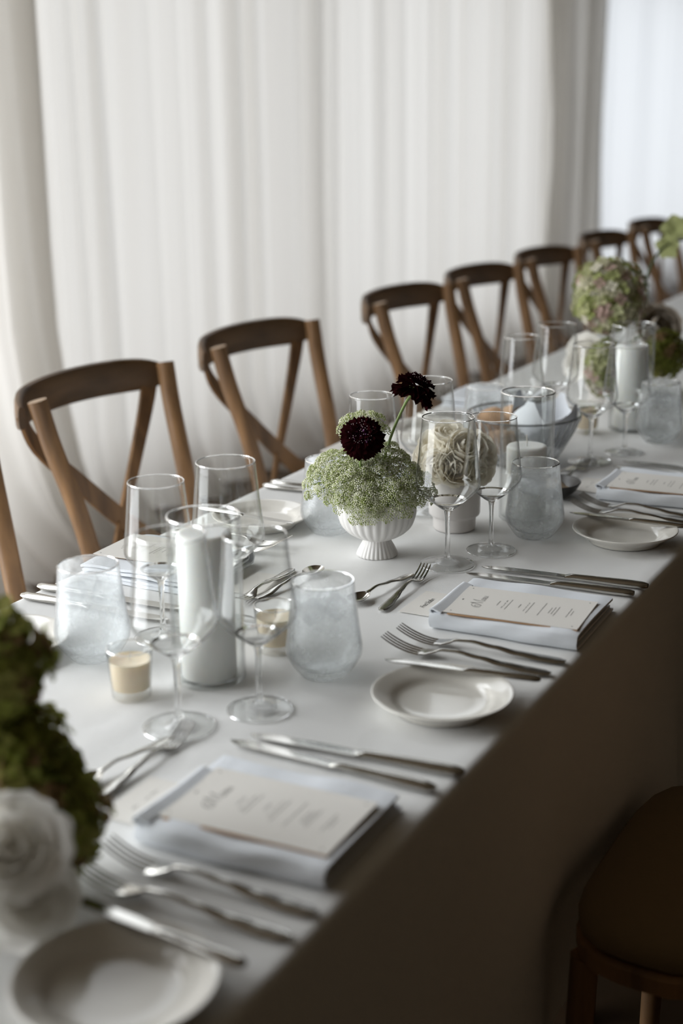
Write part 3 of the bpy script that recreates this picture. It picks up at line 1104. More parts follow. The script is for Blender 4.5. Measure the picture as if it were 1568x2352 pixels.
MENU_STROKES = [
    [(.12, .70), (-.12, .78), (-.42, .62), (-.60, .28), (-.48, -.02), (-.20, .08), (-.12, .34), (-.30, .46), (-.44, .30), (-.34, .12)],
    [(.16, .98), (.08, .60), (-.02, .25), (-.16, -.02), (-.30, -.04)],
    [(.16, .98), (.24, .55), (.34, .02)],
    [(.34, .02), (.50, .50), (.76, 1.0)],
    [(.76, 1.0), (.68, .50), (.66, .12), (.74, .0), (.86, .10)],
    [(.86, .10), (1.00, .22), (1.04, .36), (.96, .40), (.90, .24), (.94, .03), (1.08, .08)],
    [(1.08, .08), (1.17, .38)], [(1.17, .38), (1.12, .02)], [(1.13, .16), (1.25, .38), (1.31, .30), (1.27, .05), (1.36, .06)],
    [(1.36, .06), (1.47, .38)], [(1.47, .38), (1.41, .12), (1.48, .02), (1.60, .20), (1.66, .38)], [(1.66, .38), (1.61, .08), (1.74, .10)]]


def scribble(b, rr, cx, cy, width, h, w, z):
    """small handwriting-like line that cannot be read"""
    x = cx - width / 2
    while x < cx + width / 2 - h:
        n = rr.randint(3, 6)
        pts = []
        for k in range(n * 2):
            up = (1.9 if rr.random() < .22 else 1.0) if k % 2 else 0.0
            pts.append((x + k * h * .42 + up * h * .3, cy + up * h * .6))
        ribbon(b, pts, w, z, .6, 3)
        x += n * h * .84 + h * .7


def small_print(b, rr, cx, cy, width, h, z):
    x = cx - width / 2
    while x < cx + width / 2:
        n = rr.randint(2, 7)
        for k in range(n):
            hh = h * (1.35 if rr.random() < .25 else 1.0)
            b.add([(x, cy, z), (x + h * .42, cy, z), (x + h * .42, cy + hh, z), (x, cy + hh, z)], [(0, 1, 2, 3)])
            x += h * .66
        x += h * .6


def menu_meshes():
    b = MB(); rr = random.Random(5); z = .00062
    for s in MENU_STROKES:
        ribbon(b, [((x - .56) * .0195, .0495 + y * .0165) for x, y in s], .0011, z, .38)
    for k in range(6):                                           # ornament and corner marks
        a = k * pi / 3
        ribbon(b, [(0, .0785), (.0028 * cos(a), .0785 + .0014 * sin(a))], .0007, z, 1)
    for sx in (-1, 1):
        for sy in (-1, 1):
            for a in (0, pi / 2):
                ribbon(b, [(sx * .0455 - .0012 * cos(a), sy * .0795 - .0012 * sin(a)), (sx * .0455 + .0012 * cos(a), sy * .0795 + .0012 * sin(a))], .0009, z, 1)
    small_print(b, rr, 0, .0300, .013, .0011, z)
    scribble(b, rr, 0, .0215, .030, .0017, .00048, z)
    small_print(b, rr, 0, .0165, .034, .0010, z)
    small_print(b, rr, 0, .0015, .010, .0011, z)
    scribble(b, rr, 0, -.0075, .030, .0017, .00048, z)
    small_print(b, rr, 0, -.0125, .040, .0010, z)
    small_print(b, rr, 0, -.0285, .046, .0011, z)
    for k in range(3): small_print(b, rr, 0, -.0395 - .0042 * k, (.020, .026, .036)[k], .0010, z)
    for k in range(2): small_print(b, rr, 0, -.0640 - .0042 * k, (.032, .018)[k], .0010, z)
    text = b.mesh('menu_lettering', M_INK, False)
    b = MB()
    rows = [[], []]
    W2, H2 = .0535, .0880
    rings = []
    for i in range(9):                                           # slightly bowed card
        y = -H2 + 2 * H2 * i / 8
        rings.append([(-W2, y, 0), (W2, y, 0), (W2, y, .0005), (-W2, y, .0005)])
    b.loft(rings)
    card = b.mesh('menu_card', M_CARD, False)
    return card, text


MENU_CARD, MENU_TEXT = menu_meshes()


def menu(label, c, rz, z):
    t = thing('menu_card', label, 'menu', (c[0], c[1], z), rz, 'printed menu cards on the napkins')
    obj('backing_card', bpy.data.meshes['menu_backing'], t, (-.0024, -.003, -.0012), (0, 0, .012))['label'] = 'tan backing card peeking out'
    c_ = obj('card', MENU_CARD, t)
    tag(obj('lettering', MENU_TEXT, c_), kind='stuff')
    return t


b = MB(); b.box((0, 0, .0003), (.107, .170, .0006)); b.mesh('menu_backing', M_KRAFT, False)
b = MB(); b.box((0, 0, .0003), (.090, .052, .0006)); PCARD = b.mesh('place_card_paper', M_CARD, False)


def name_text(txt, size):
    cu = bpy.data.curves.new('name', 'FONT')
    cu.body = txt; cu.size = size; cu.shear = 0.45; cu.align_x = 'CENTER'; cu.align_y = 'CENTER'; cu.space_character = .82
    ob = bpy.data.objects.new('tmp_text', cu)
    COL.objects.link(ob)
    me = bpy.data.meshes.new_from_object(ob.evaluated_get(bpy.context.evaluated_depsgraph_get()))
    bpy.data.objects.remove(ob, do_unlink=True)
    me.materials.clear(); me.materials.append(M_INK)
    return me


def place_card(label, c, rz, txt=None, seed=0):
    t = thing('place_card', label, 'place card', (c[0], c[1], ZG + .0002), rz, 'name cards above the napkins')
    p = obj('card', PCARD, t)
    if txt:
        tag(obj('lettering', name_text(txt, .0105), p, (-.001, .004, .00075)), kind='stuff')
    else:
        b = MB(); rr = random.Random(seed)
        scribble(b, rr, -.014, .002, .015, .0034, .0006, 0); scribble(b, rr, .012, .002, .022, .0034, .0006, 0)
        tag(obj('lettering', b.mesh('name_lettering', M_INK, False), p, (0, 0, .00075)), kind='stuff')
    return t


def mean(ps):
    s = Vector((0, 0, 0))
    for p in ps: s += p
    return s / len(ps)


n1 = mean([tp(314, 1908, .775), tp(731, 2035, .762), tp(922, 1856, .765), tp(524, 1740, .778)])
n2 = (1.650, .620)
n3 = (2.324, .620)
napkin('folded white napkin at the place beside the olive hydrangea', (n1.x, n1.y), .03, 0)
napkin('folded white napkin with turned edge, at the place before the white roses', n2, .03, 1)
napkin('folded white napkin at the place past the butter dish', n3, .03, 0)
napkin('folded white napkin on the curtain side behind the tall pillar candle', (1.612, 1.156), pi + .02, 1)
napkin('folded white napkin on the curtain side behind the lace flowers', (2.290, 1.160), pi - .02, 0)
napkin('folded white napkin on the curtain side left of the hydrangea', (2.90, 1.165), pi, 1)
ZM = ZG + .0238
menu('cream menu card at the place beside the olive hydrangea', (1.018, .629), .030, ZM)
menu('cream menu card with tan edge showing, at the place before the white roses', (1.631, .616), .075, ZM)
menu('cream menu card at the place past the butter dish', (2.303, .616), .06, ZM)
menu('cream menu card on the curtain side behind the tall pillar candle', (1.628, 1.172), pi + .04, ZM)
menu('cream menu card on the curtain side behind the lace flowers', (2.315, 1.172), pi, ZM)
place_card('cream name card tucked by the napkin beside the olive hydrangea', tp(338, 1843).xy, .03, None, 3)
place_card('cream name card with a script name, by the dessert fork before the urn', (1.650, .753), .01, 'Fred Stallan')
place_card('cream name card between the butter dish and the napkin', (2.325, .752), .0, None, 5)
place_card('cream name card on the curtain side beside the dessert fork', tp(592, 1343).xy, pi + .02, None, 6)

# ------------------------------------------------------------------ vases
IR = Vector((sin(YAW), -cos(YAW), 0))
IT = Vector((-cos(YAW), -sin(YAW), 0))
UPV = Vector((0, 0, 1))


def off(base, r, t, u):
    return Vector(base) + IR * r + IT * t + UPV * u


_uo = chaikin([(.0300, 0), (.0312, .0020), (.0255, .0140), (.0205, .0235), (.0200, .0262), (.0330, .0300), (.0500, .0420), (.0580, .0600), (.0585, .0760), (.0560, .0885)], 2)
_ui = chaikin([(.0530, .0885), (.0548, .0760), (.0540, .0600), (.0465, .0450), (.0300, .0345), (0, .0330)], 2)


def flute(a, r, z):
    if z > .0875: return 1.0
    n = 28 if z > .0262 else 28
    k = .033 if z > .03 else .04
    return 1.0 + k * (abs(cos(a * n / 2)) - .6) * (1.0 if r > .024 else .5)


b = MB(); b.lathe([(0, 0)] + _uo, 168, flute); b.lathe([(.0560, .0885), (.0545, .0892)] + _ui, 168, None)
URN = b.mesh('urn_body', M_URN, True, 75)


def urn(label, p):
    o = obj('fluted_urn', URN, None, (p[0], p[1], ZG))
    return tag(o, label, 'vase', 'fluted white urns')


UP = tp(866, 1274)
urn('fluted white footed urn holding green lace flowers and two maroon blooms', UP)
MOUTH = Vector((UP.x, UP.y, ZG + .086))

PP = tp(1043, 1213)
pot = lat('pot_body', [(0, 0), (.0320, 0)] + chaikin([(.0320, 0), (.0338, .0020), (.0340, .0190), (.0350, .0215), (.0395, .0235), (.0408, .0280), (.0408, .0930), (.0400, .0960)], 1) + [(.0380, .0962), (.0372, .0940), (.0372, .03), (0, .028)], M_POT, 56, 0, 55)
o = obj('stepped_pot', pot, None, (PP.x, PP.y, ZG))
tag(o, 'smooth white stepped ceramic pot holding cream roses', 'vase')


# ------------------------------------------------------------------ flowers
def frame_of(n):
    n = Vector(n).normalized()
    a = Vector((0, 0, 1)) if abs(n.z) < .9 else Vector((1, 0, 0))
    u = n.cross(a).normalized()
    return u, n.cross(u), n


def dirv(r, t, u):
    return (IR * r + IT * t + UPV * u).normalized()


OCT = [(1, 0, 0), (-1, 0, 0), (0, 1, 0), (0, -1, 0), (0, 0, 1), (0, 0, -1)]
OCTF = [(0, 2, 4), (2, 1, 4), (1, 3, 4), (3, 0, 4), (2, 0, 5), (1, 2, 5), (3, 1, 5), (0, 3, 5)]


def lace(label, base, c, n, R, seed):
    """umbel of tiny florets: hub, rays, umbellets"""
    rr = random.Random(seed)
    base, c = Vector(base), Vector(c)
    u, v, n = frame_of(n)
    root = thing('lace_flower', label, 'flower', base, 0, 'green lace flowers in the urn')
    hub = c - n * R * .72
    L = lambda p: p - base
    b = MB()
    mid = (base + hub) / 2 + UPV * .01
    b.tube([L(p) for p in smooth_path([base, mid, hub], 4)], .0017, 6)
    obj('stem', b.mesh('lace_stem', M_STEM), root)
    br, bf = MB(), MB()
    N = int(30 * (R / .045) ** 2 * 1.7)
    for k in range(N):
        r = R * sqrt((k + .5) / N) * rr.uniform(.93, 1.08)
        a = 2.39996 * k + rr.uniform(-.2, .2)
        rad = u * cos(a) + v * sin(a)
        p = c + rad * r - n * (.50 * r * r / R + rr.uniform(0, .009))
        nn = (n + rad * 1.0 * r / R).normalized()
        q = (hub + p) / 2 + rad * r * .18
        br.tube([L(hub), L(q), L(p - nn * .005)], [.0009, .0007, .0005], 3, False)
        uu, vv, _ = frame_of(nn)
        ur = .0092 * rr.uniform(.8, 1.15)
        pale = rr.random()
        m = rr.randint(30, 38)
        for j in range(m):
            ro = ur * sqrt((j + .5) / m)
            aj = 2.39996 * j
            f = p + uu * ro * cos(aj) + vv * ro * sin(aj) + nn * (.005 - 55 * ro * ro + rr.uniform(-.0007, .0007))
            s = rr.uniform(.0011, .0017)
            z = rr.random()
            bf.mi = 2 if z < .22 else (1 if z < .22 + .65 * pale else 0)
            fl = L(f)
            bf.add([(fl.x + s * x, fl.y + s * y, fl.z + s * zz) for x, y, zz in OCT], OCTF)
        if rr.random() < .5:
            br.tube([L(p - nn * .005), L(p)], .0003, 3, False)
    tag(obj('ray', br.mesh('lace_rays', M_LEAF, True, 0), root), kind='stuff')
    tag(obj('floret', bf.mesh('lace_florets', [M_LACE, M_LACE2, M_LACE3], True, 0), root), kind='stuff')


LG = [
    ('lace flower umbel leaning furthest left over the knives', (-.072, .000, .062), (-.45, .30, .85), .054),
    ('lace flower umbel drooping over the left of the urn towards the tumbler', (-.050, .046, .040), (-.45, .70, .60), .040),
    ('lace flower umbel hanging low over the left front of the urn rim', (-.024, .064, .020), (-.25, .85, .45), .034),
    ('lace flower umbel hanging over the right front of the urn rim', (.028, .060, .026), (.20, .85, .50), .036),
    ('lace flower umbel reaching right towards the wine glass', (.060, .026, .044), (.55, .45, .75), .042),
    ('lace flower umbel at the back right below the leaning maroon flower', (.024, -.016, .078), (.2, .1, .97), .034),
    ('tall lace flower umbel right behind the upright maroon flower', (-.018, -.022, .124), (.0, .25, .97), .036),
    ('lace flower umbel filling the middle of the urn', (-.012, .026, .060), (-.1, .45, .9), .036),
    ('lace flower umbel at the far back of the urn', (-.03, -.050, .055), (-.3, -.5, .8), .040),
]
for k, (lb, o3, n3_, r3) in enumerate(LG):
    a = off(MOUTH, *o3)
    bs = off(MOUTH, o3[0] * .35, o3[1] * .35, -.030)
    lace(lb, bs, a, dirv(*n3_), r3, 40 + k)


def scab_petal():
    b = MB(); rows = []
    rr = random.Random(3)
    for i in range(9):
        t = i / 8
        row = []
        for j in range(9):
            s = -1 + j / 4
            hw = .12 + .40 * t ** .8
            x = t * (1 - .10 * s * s * t)
            if i == 8: x += .07 * cos(4 * pi * s) + rr.uniform(-.05, .05)
            z = .10 * sin(5.5 * s + 1) * t * t + .12 * s * s * t + rr.uniform(-.03, .03) * t - .25 * t * t
            row.append((x, s * hw, z))
        rows.append(row)
    b.grid(rows)
    return b.mesh('maroon_petal', M_SCAB, True, 0)


SPET = scab_petal()


def scabiosa(label, base, c, n, R, seed, path):
    rr = random.Random(seed)
    base, c = Vector(base), Vector(c)
    u, v, n = frame_of(n)
    root = thing('pincushion_flower', label, 'flower', base, 0, 'maroon pincushion flowers')
    b = MB()
    b.tube([p - base for p in smooth_path([base] + [Vector(p) for p in path] + [c - n * .010], 5)], .0022, 8)
    obj('stem', b.mesh('pincushion_stem', M_STEM), root)
    b = MB()
    for k in range(8):                                            # green bracts under the head
        a = k * pi / 4
        rad = u * cos(a) + v * sin(a)
        p0, p1, p2 = c - n * .010, c - n * .008 + rad * .006, c - n * .001 + rad * .011
        b.tube([p0 - base, p1 - base, p2 - base], [.0015, .0018, .0006], 5)
    obj('bract', b.mesh('pincushion_bracts', M_STEM), root)
    q = Matrix((u, v, n)).transposed().to_quaternion()
    for cnt, ln, el, h in ((11, R * 1.0, -.25, -.002), (10, R * .86, .15, .001), (9, R * .68, .5, .004), (8, R * .48, .8, .007)):
        for k in range(cnt):
            a = 2 * pi * (k + rr.uniform(-.2, .2)) / cnt
            e = Euler((rr.uniform(-.25, .25), -el + rr.uniform(-.15, .15), a), 'XYZ').to_quaternion()
            o = obj('petal', SPET, root, c - base + n * h + q @ (e @ Vector((R * .10, 0, 0))))
            o.rotation_mode = 'QUATERNION'
            o.rotation_quaternion = q @ e
            o.scale = (ln, ln * rr.uniform(.85, 1.1), ln * rr.uniform(.8, 1.5))
    b = MB()
    N = 150
    for k in range(N):
        r = R * .60 * sqrt((k + .5) / N)
        a = 2.39996 * k
        rad = u * cos(a) + v * sin(a)
        d = (n + rad * .9 * r / (R * .5)).normalized()
        p = c - base + rad * r * .6 + n * .006
        ln = .012 * (1 - .25 * (r / R)) * rr.uniform(.7, 1.1)
        b.mi = 1 if (rr.random() < .16 and cos(a - 2.2) > 0) else 0
        b.tube([p, p + d * ln], [.0011, .0014], 4)
        if rr.random() < .40:
            b.mi = 2
            w = p + d * (ln + .0014)
            b.add([(w.x + .0007 * x, w.y + .0007 * y, w.z + .0007 * z) for x, y, z in OCT], OCTF)
    obj('pincushion', b.mesh('pincushion_centre', [M_SCABC, M_SCABP, M_SCABW], True, 60), root)


scabiosa('upright dark maroon flower with violet pincushion centre', off(MOUTH, -.008, .0, -.03), off(MOUTH, -.022, .030, .104), dirv(-.08, .80, .60), .0305, 1,
         [off(MOUTH, -.022, .026, .03), off(MOUTH, -.024, .024, .075)])
scabiosa('dark maroon flower leaning on a long stem towards the roses', off(MOUTH, .0, -.01, -.03), off(MOUTH, .059, -.005, .166), dirv(.50, -.12, .85), .0305, 2,
         [off(MOUTH, .010, -.008, .05), off(MOUTH, .024, -.006, .10), off(MOUTH, .043, -.005, .143)])


def rose_petals(mat, open_=False):
    kinds = {
        'inner': ([.20, .50, .74, .80, .66, .52], [0, .28, .62, .95, 1.16, 1.22], 1.15),
        'mid': ([.25, .66, .92, 1.0, .98, 1.02], [0, .22, .55, .88, 1.08, 1.12], 1.0),
        'outer': ([.25, .72, .98, 1.06, 1.10, 1.16], [0, .16, .45, .76, .93, .96], .85)}
    if open_:
        kinds['outer'] = ([.25, .74, 1.05, 1.22, 1.38, 1.50], [0, .14, .40, .66, .78, .72], .80)
    out = []
    for k, (rs, zs, span) in kinds.items():
        b = MB(); rows = []
        for i in range(6):
            v = i / 5
            row = []
            for j in range(9):
                u = -1 + j / 4
                a = u * span * (.45 + .55 * sin(pi * min(1, .15 + v * .75)))
                dip = .16 * abs(u) ** 2.4 * v
                r = rs[i] * (1 + .03 * sin(7 * u + 2 * v))
                row.append((r * cos(a), r * sin(a), zs[i] - dip + .025 * sin(6 * u) * v))
            rows.append(row)
        b.grid(rows)
        out.append(b.mesh('rose_petal_' + k, mat, True, 0))
    return out


PET_C, PET_W, PET_T = rose_petals(M_ROSE), rose_petals(M_ROSEW, True), rose_petals(M_TAUPE)


def rose(name, label, base, c, n, s, seed, pets, group):
    rr = random.Random(seed)
    base, c = Vector(base), Vector(c)
    u, v, n = frame_of(n)
    q = Matrix((u, v, n)).transposed().to_quaternion()
    root = thing(name, label, 'flower', base, 0, group)
    hb = c - n * s * .75
    b = MB(); b.tube([p - base for p in smooth_path([base, base.lerp(hb, .5) + UPV * .004, hb], 3)], .0022, 6)
    obj('stem', b.mesh('rose_stem', M_STEM), root)
    seq = [(0, x) for x in (.16, .22, .28, .36, .42, .50)] + [(1, x) for x in (.52, .60, .66, .72, .80, .86)] + [(2, x) for x in (.74, .80, .86, .92, .96, 1.0, 1.0)]
    for i, (kd, k) in enumerate(seq):
        a = 2.39996 * i + rr.uniform(-.25, .25)
        e = Euler((rr.uniform(-.07, .07), rr.uniform(-.07, .07), a), 'XYZ').to_quaternion()
        o = obj('petal', pets[kd], root, hb - base)
        o.rotation_mode = 'QUATERNION'
        o.rotation_quaternion = q @ e
        zk = s * (.70 + .30 * k) * rr.uniform(.93, 1.05)
        o.scale = (s * k, s * k, zk * (1.0 if kd < 2 else .95))
    return root


PM = Vector((PP.x, PP.y, ZG + .094))
RG = [
    ('cream rose on the left of the pot, facing the lace flowers', (-.040, .012, .036), (-.62, .55, .55), .030),
    ('cream rose low in the pot, right behind the large wine glass', (.000, .046, .016), (.02, .92, .38), .030),
    ('cream rose on top of the bunch, facing up', (-.010, .006, .064), (-.1, .35, .95), .026),
    ('cream rose high in the bunch, turned to the wine glasses', (.016, .034, .048), (.2, .75, .62), .027),
    ('cream rose on the right of the pot, behind the small wine glass', (.046, .010, .036), (.75, .35, .5), .031),
    ('cream rose low on the left front of the pot', (-.030, .038, .014), (-.5, .85, .15), .026),
    ('cream rose low on the right front of the pot', (.036, .036, .010), (.6, .78, .2), .027),
    ('cream rose at the back of the pot, facing the curtain', (.004, -.036, .036), (0, -.7, .7), .030)]
for k, (lb, o3, n3_, s3) in enumerate(RG):
    rose('garden_rose', lb, off(PM, o3[0] * .35, o3[1] * .35, -.03), off(PM, *o3), dirv(*n3_), s3, 70 + k, PET_C, 'cream roses in the stepped pot')


def floret_mesh(mat, nm):
    b = MB()
    for k in range(4):
        a = k * pi / 2
        ca, sa = cos(a), sin(a)
        pts = [(.08, 0, 0), (.45, -.40, .10), (.85, -.36, .16), (1.0, 0, .06), (.85, .36, .16), (.45, .40, .10), (.5, 0, .0)]
        P = [(x * ca - y * sa, x * sa + y * ca, z) for x, y, z in pts]
        b.add(P, [(0, 1, 6), (1, 2, 6), (2, 3, 6), (3, 4, 6), (4, 5, 6), (5, 0, 6)])
    b.add([(.07 * x, .07 * y, .07 * z + .03) for x, y, z in OCT], OCTF)
    return b.mesh(nm, mat, True, 0)


FLO_G, FLO_D = floret_mesh(M_HYDG, 'hydrangea_floret'), floret_mesh(M_HYDD, 'hydrangea_floret_olive')


def hydrangea(label, base, c, R, seed, flo, group, fs=.0135, sq=(1, 1, 1), N=150):
    rr = random.Random(seed)
    base, c = Vector(base), Vector(c)
    root = thing('hydrangea_head', label, 'flower', base, 0, group)
    b = MB(); b.tube([p - base for p in smooth_path([base, base.lerp(c, .5), c], 3)], .003, 6)
    obj('stem', b.mesh('hydrangea_stem', M_STEM), root)
    b = MB(); b.lathe([(0, -.80), (.4, -.69), (.69, -.4), (.80, 0), (.69, .4), (.4, .69), (0, .80)], 12)
    obj('core', b.mesh('hydrangea_core', M_CORE), root, c - base, None, (R * sq[0], R * sq[1], R * sq[2]))
    for k in range(N):
        zz = 1 - 2 * (k + .5) / N
        a = 2.39996 * k
        d = Vector((sqrt(1 - zz * zz) * cos(a), sqrt(1 - zz * zz) * sin(a), zz))
        lump = 1 + .07 * sin(5 * d.x + seed) * sin(4 * d.y + 2 * seed) + .05 * sin(7 * d.z + seed)
        p = Vector((d.x * sq[0], d.y * sq[1], d.z * sq[2])) * R * lump * rr.uniform(.90, 1.02)
        n = (d + Vector((rr.uniform(-.5, .5), rr.uniform(-.5, .5), rr.uniform(-.4, .6)))).normalized()
        u, v, n = frame_of(n)
        o = obj('floret', flo, root, c - base + p)
        o.rotation_mode = 'QUATERNION'
        o.rotation_quaternion = Matrix((u, v, n)).transposed().to_quaternion() @ Euler((0, 0, rr.uniform(0, 6))).to_quaternion()
        o.scale = (fs * rr.uniform(.8, 1.15),) * 3
    return root


# arrangement in front, cut by the picture edge
FA = (0.775, .790)
urn('fluted white urn under the olive hydrangea and white roses', FA)
FAM = Vector((FA[0], FA[1], ZG + .075))
GH = 'olive hydrangea heads by the white roses'
hydrangea('olive green hydrangea head standing highest in its arrangement', FAM + Vector((.02, .0, 0)), (0.850, .800, .962), .050, 1, FLO_D, GH)
hydrangea('olive and rust hydrangea head hanging lowest, next to the white roses', FAM + Vector((.01, -.01, 0)), (0.858, .752, .826), .047, 2, FLO_D, GH)
hydrangea('olive and rust hydrangea head between the other two olive heads', FAM + Vector((.02, -.005, 0)), aty(45, 1742, .785), .047, 3, FLO_D, GH)
hydrangea('unseen olive hydrangea head nearest the curtain, added to shade the side plate and white roses', FAM + Vector((-.02, .01, 0)), (0.640, .860, .905), .062, 7, FLO_D, GH, .0150)  # extra head out of view, added to block window light from plate and roses
GW = 'white roses by the olive hydrangeas'
rose('white_rose', 'large white rose just below the olive hydrangea heads', FAM + Vector((-.01, -.02, 0)), (0.757, .706, .858), (-.7, -.35, .6), .033, 91, PET_W, GW)
rose('white_rose', 'large white rose hanging lowest below the olive hydrangeas, above a side plate', FAM + Vector((-.02, -.02, -.005)), (0.762, .700, .812), (-.45, -.75, .45), .031, 92, PET_W, GW)
rose('white_rose', 'large white rose on the outer side of the arrangement, away from the olive hydrangeas', FAM + Vector((-.03, 0, 0)), (0.690, .745, .86), (-.8, -.3, .5), .044, 93, PET_W, GW)

# arrangement far along the table
HB = (3.03, .955)
pot2 = obj('stepped_pot', pot, None, (HB[0], HB[1], ZG), None, 1.15)
tag(pot2, 'white stepped pot under the green and pink hydrangea', 'vase')
HM = Vector((HB[0], HB[1], ZG + .10))
GG = 'green and pink hydrangea heads along the table'
hydrangea('large green and pink hydrangea head standing tall', HM, (3.01, .95, .998), .078, 4, FLO_G, GG, .0145, (1, 1, 1.05), 250)
hydrangea('small green hydrangea head hanging low in front of the white pot', HM + Vector((-.01, -.01, 0)), (2.955, .935, .850), .042, 5, FLO_G, GG, .014, (1, 1, 1.5), 100)
hydrangea('dark green hydrangea head right of the far pillar candle', HM + Vector((.02, -.02, 0)), (3.17, .865, .850), .044, 6, FLO_D, 'olive hydrangea heads along the table', .014, (1, 1, 1.2), 110)
rose('white_rose', 'white rose at the left of the green and pink hydrangea', HM + Vector((-.02, .0, 0)), (2.955, .985, .870), dirv(-.6, .6, .4), .040, 94, PET_W, 'white roses in the far arrangement')
rose('taupe_rose', 'large taupe rose right behind the far pillar candle', HM + Vector((.02, -.01, 0)), (3.25, .905, .90), dirv(.2, .9, .4), .050, 95, PET_T, 'taupe roses in the far arrangement')

# orchid in a clear bottle
OB = (3.42, .985)
bot = lat('bottle_glass', [(0, 0), (.028, 0)] + chaikin([(.028, 0), (.030, .003), (.030, .10), (.024, .13), (.013, .15), (.012, .215), (.014, .22)], 2) + [(.0125, .2205)] + chaikin([(.0105, .215), (.0105, .15), (.022, .128), (.028, .10), (.028, .006), (0, .005)], 2), M_GLASS, 36)
o = obj('bottle_vase', bot, None, (OB[0], OB[1], ZG)); tag(o, 'slim clear glass bottle vase holding the green orchid', 'vase')


def orchid_petal():
    b = MB(); rows = []
    for i in range(8):
        t = i / 7
        hw = .02 + .46 * sin(pi * min(1, .08 + t * .92)) ** .8
        rows.append([(t, s * hw, .18 * t - .22 * t * t + .12 * s * s * sin(pi * t)) for s in (-1, -.5, 0, .5, 1)])
    b.grid(rows)
    return b.mesh('orchid_petal', M_ORCH, True, 0)


OPET = orchid_petal()
ob_ = Vector((OB[0], OB[1], ZG + .02))
orc = thing('green_orchid', 'green orchid blooms on a long arching dark stem', 'flower', ob_)
pts = smooth_path([ob_, Vector((OB[0], OB[1], ZG + .20)), aty(1480, 655, .96), aty(1505, 590, .95), aty(1545, 556, .94), aty(1600, 548, .93)], 6)
b = MB(); b.tube([p - ob_ for p in pts], .0030, 8); obj('stem', b.mesh('orchid_stem', M_DKSTEM), orc)
for k, (px, py, yy, n3_, s3) in enumerate([(1552, 528, .94, (-.3, .8, .5), .040), (1535, 565, .945, (-.5, .8, -.2), .034), (1590, 520, .93, (.3, .8, .4), .040)]):
    c = aty(px, py, yy)
    u, v, n = frame_of(dirv(*n3_))
    q = Matrix((u, v, n)).transposed().to_quaternion()
    for j in range(5):
        e = Euler((0, -.25, j * 2 * pi / 5 + k), 'XYZ').to_quaternion()
        o = obj('petal', OPET, orc, c - ob_)
        o.rotation_mode = 'QUATERNION'; o.rotation_quaternion = q @ e
        o.scale = (s3,) * 3
wine('large empty wine glass beside the slim bottle vase on the curtain side', (3.20, 1.01))

# ------------------------------------------------------------------ bread bowl and butter
BC = tp(1202, 952, TZ + .095)
_bo = chaikin([(.050, 0), (.056, .003), (.078, .037), (.098, .075), (.106, .0955)], 2)
_bi = chaikin([(.1025, .0955), (.094, .075), (.074, .040), (.050, .008), (0, .007)], 2)
rib = lambda a, r, z: 1 + (.016 * cos(36 * a) if   .004 < z < .092 and r > .04 else 0)
b = MB(); b.lathe([(0, 0)] + _bo + [(.1045, .0965)] + _bi, 180, rib)
bw = thing('bread_bowl', 'ribbed smoked glass bread bowl lined with a white napkin', 'bowl', (BC.x, BC.y, ZG))
obj('bowl', b.mesh('bread_bowl_glass', M_GREYGLASS, True, 60), bw)
b = MB()
b.tube([(.1045 * cos(2 * pi * k / 64), .1045 * sin(2 * pi * k / 64), .0965) for k in range(65)], .0018, 6, False)
obj('rim', b.mesh('bread_bowl_rim', M_RIM), bw)['label'] = 'dark rim'


def crumple(seed, w, n=30):
    rr = random.Random(seed)
    ph = [rr.uniform(0, 6.28) for _ in range(6)]
    b = MB(); rows = []
    for i in range(n + 1):
        row = []
        for j in range(n + 1):
            x, y = (i / n - .5) * w, (j / n - .5) * w
            r = sqrt(x * x + y * y)
            z = .016 + 5.5 * r * r
            z += .012 * abs(sin(34 * x + 11 * y + ph[0])) + .010 * abs(sin(29 * y - 17 * x + ph[1]))
            lim = .092 if z < .08 else .096
            k = min(1, .088 / max(r, 1e-6))
            row.append((x * k, y * k, min(z, .120)))
        rows.append(row)
    b.grid(rows)
    return b.mesh('crumpled_cloth', M_NAPKIN, True, 30)


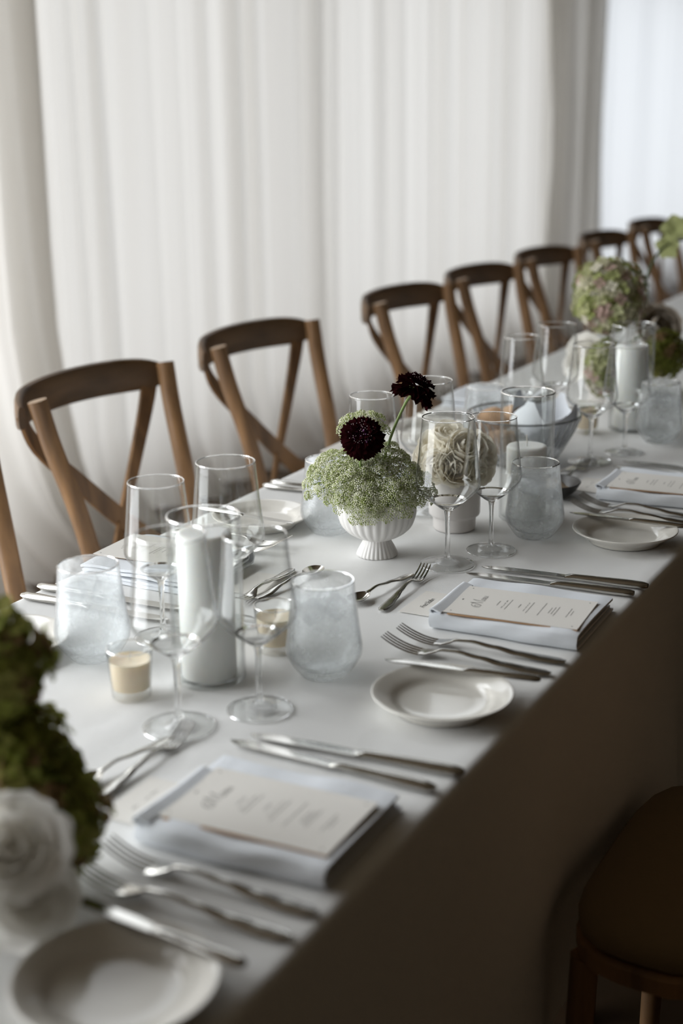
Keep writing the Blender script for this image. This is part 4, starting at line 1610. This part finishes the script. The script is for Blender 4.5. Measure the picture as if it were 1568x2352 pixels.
lc = Vector((BC.x, BC.y, ZG + .0))
o = obj('bread_napkin', crumple(4, .20), None, (BC.x + .022, BC.y - .022, ZG + .006), (0.10, -0.05, .6), (.68, .68, 1.0))
tag(o, 'crumpled white napkin standing up inside the bread bowl', 'napkin')


def roll(label, c, s, rz, seed):
    rr = random.Random(seed)
    b = MB(); rows = []
    for i in range(11):
        th = pi * i / 10
        row = []
        for j in range(20):
            a = 2 * pi * j / 20
            k = 1 + .06 * sin(3 * a + seed) * sin(th) + .04 * sin(5 * th + seed)
            row.append((k * sin(th) * cos(a) * 1.15, k * sin(th) * sin(a), .78 * k * cos(th)))
        rows.append(row)
    b.grid(rows, True)
    o = obj('bread_roll', b.mesh('bread_roll', M_BREAD, True, 0), None, c, (.2, .1, rz), s)
    tag(o, label, 'bread', 'bread rolls in the bowl')


roll('crusty bread roll at the side of the bread bowl nearest the roses', (tp(1135, 962, TZ + .075).x, tp(1135, 962, TZ + .075).y, ZG + .070), .033, .4, 1)
roll('crusty bread roll behind the white napkin in the bread bowl', (BC.x + .045, BC.y + .038, ZG + .078), .028, 1.2, 2)
roll('crusty bread roll at the bottom of the bread bowl', (BC.x - .030, BC.y + .035, ZG + .045), .030, 2.2, 3)

DB = tp(1266, 1140)
o = obj('butter_dish', lat('butter_dish_body', [(0, 0), (.024, 0)] + chaikin([(.024, 0), (.027, .001), (.040, .010), (.0495, .0255)], 2) + [(.0488, .0268), (.0475, .0260)] + chaikin([(.0475, .0260), (.038, .0115), (.025, .004), (0, .0038)], 2), M_DARKBOWL, 44), None, (DB.x, DB.y, ZG))
tag(o, 'small round charcoal dish with a swirl of butter', 'dish')
b = MB()
b.lathe([(0, .0042), (.020, .0045), (.026, .009), (.024, .014), (.017, .018), (.014, .022), (.007, .026), (0, .028)], 60, lambda a, r, z: 1 + .16 * cos(6 * a + 160 * z) if r > .004 else 1)
o = obj('butter_swirl', b.mesh('butter_swirl', M_BUTTER, True, 50), None, (DB.x, DB.y, ZG + .001), None, 1.12); tag(o, 'piped swirl of pale butter in the charcoal dish', 'butter')
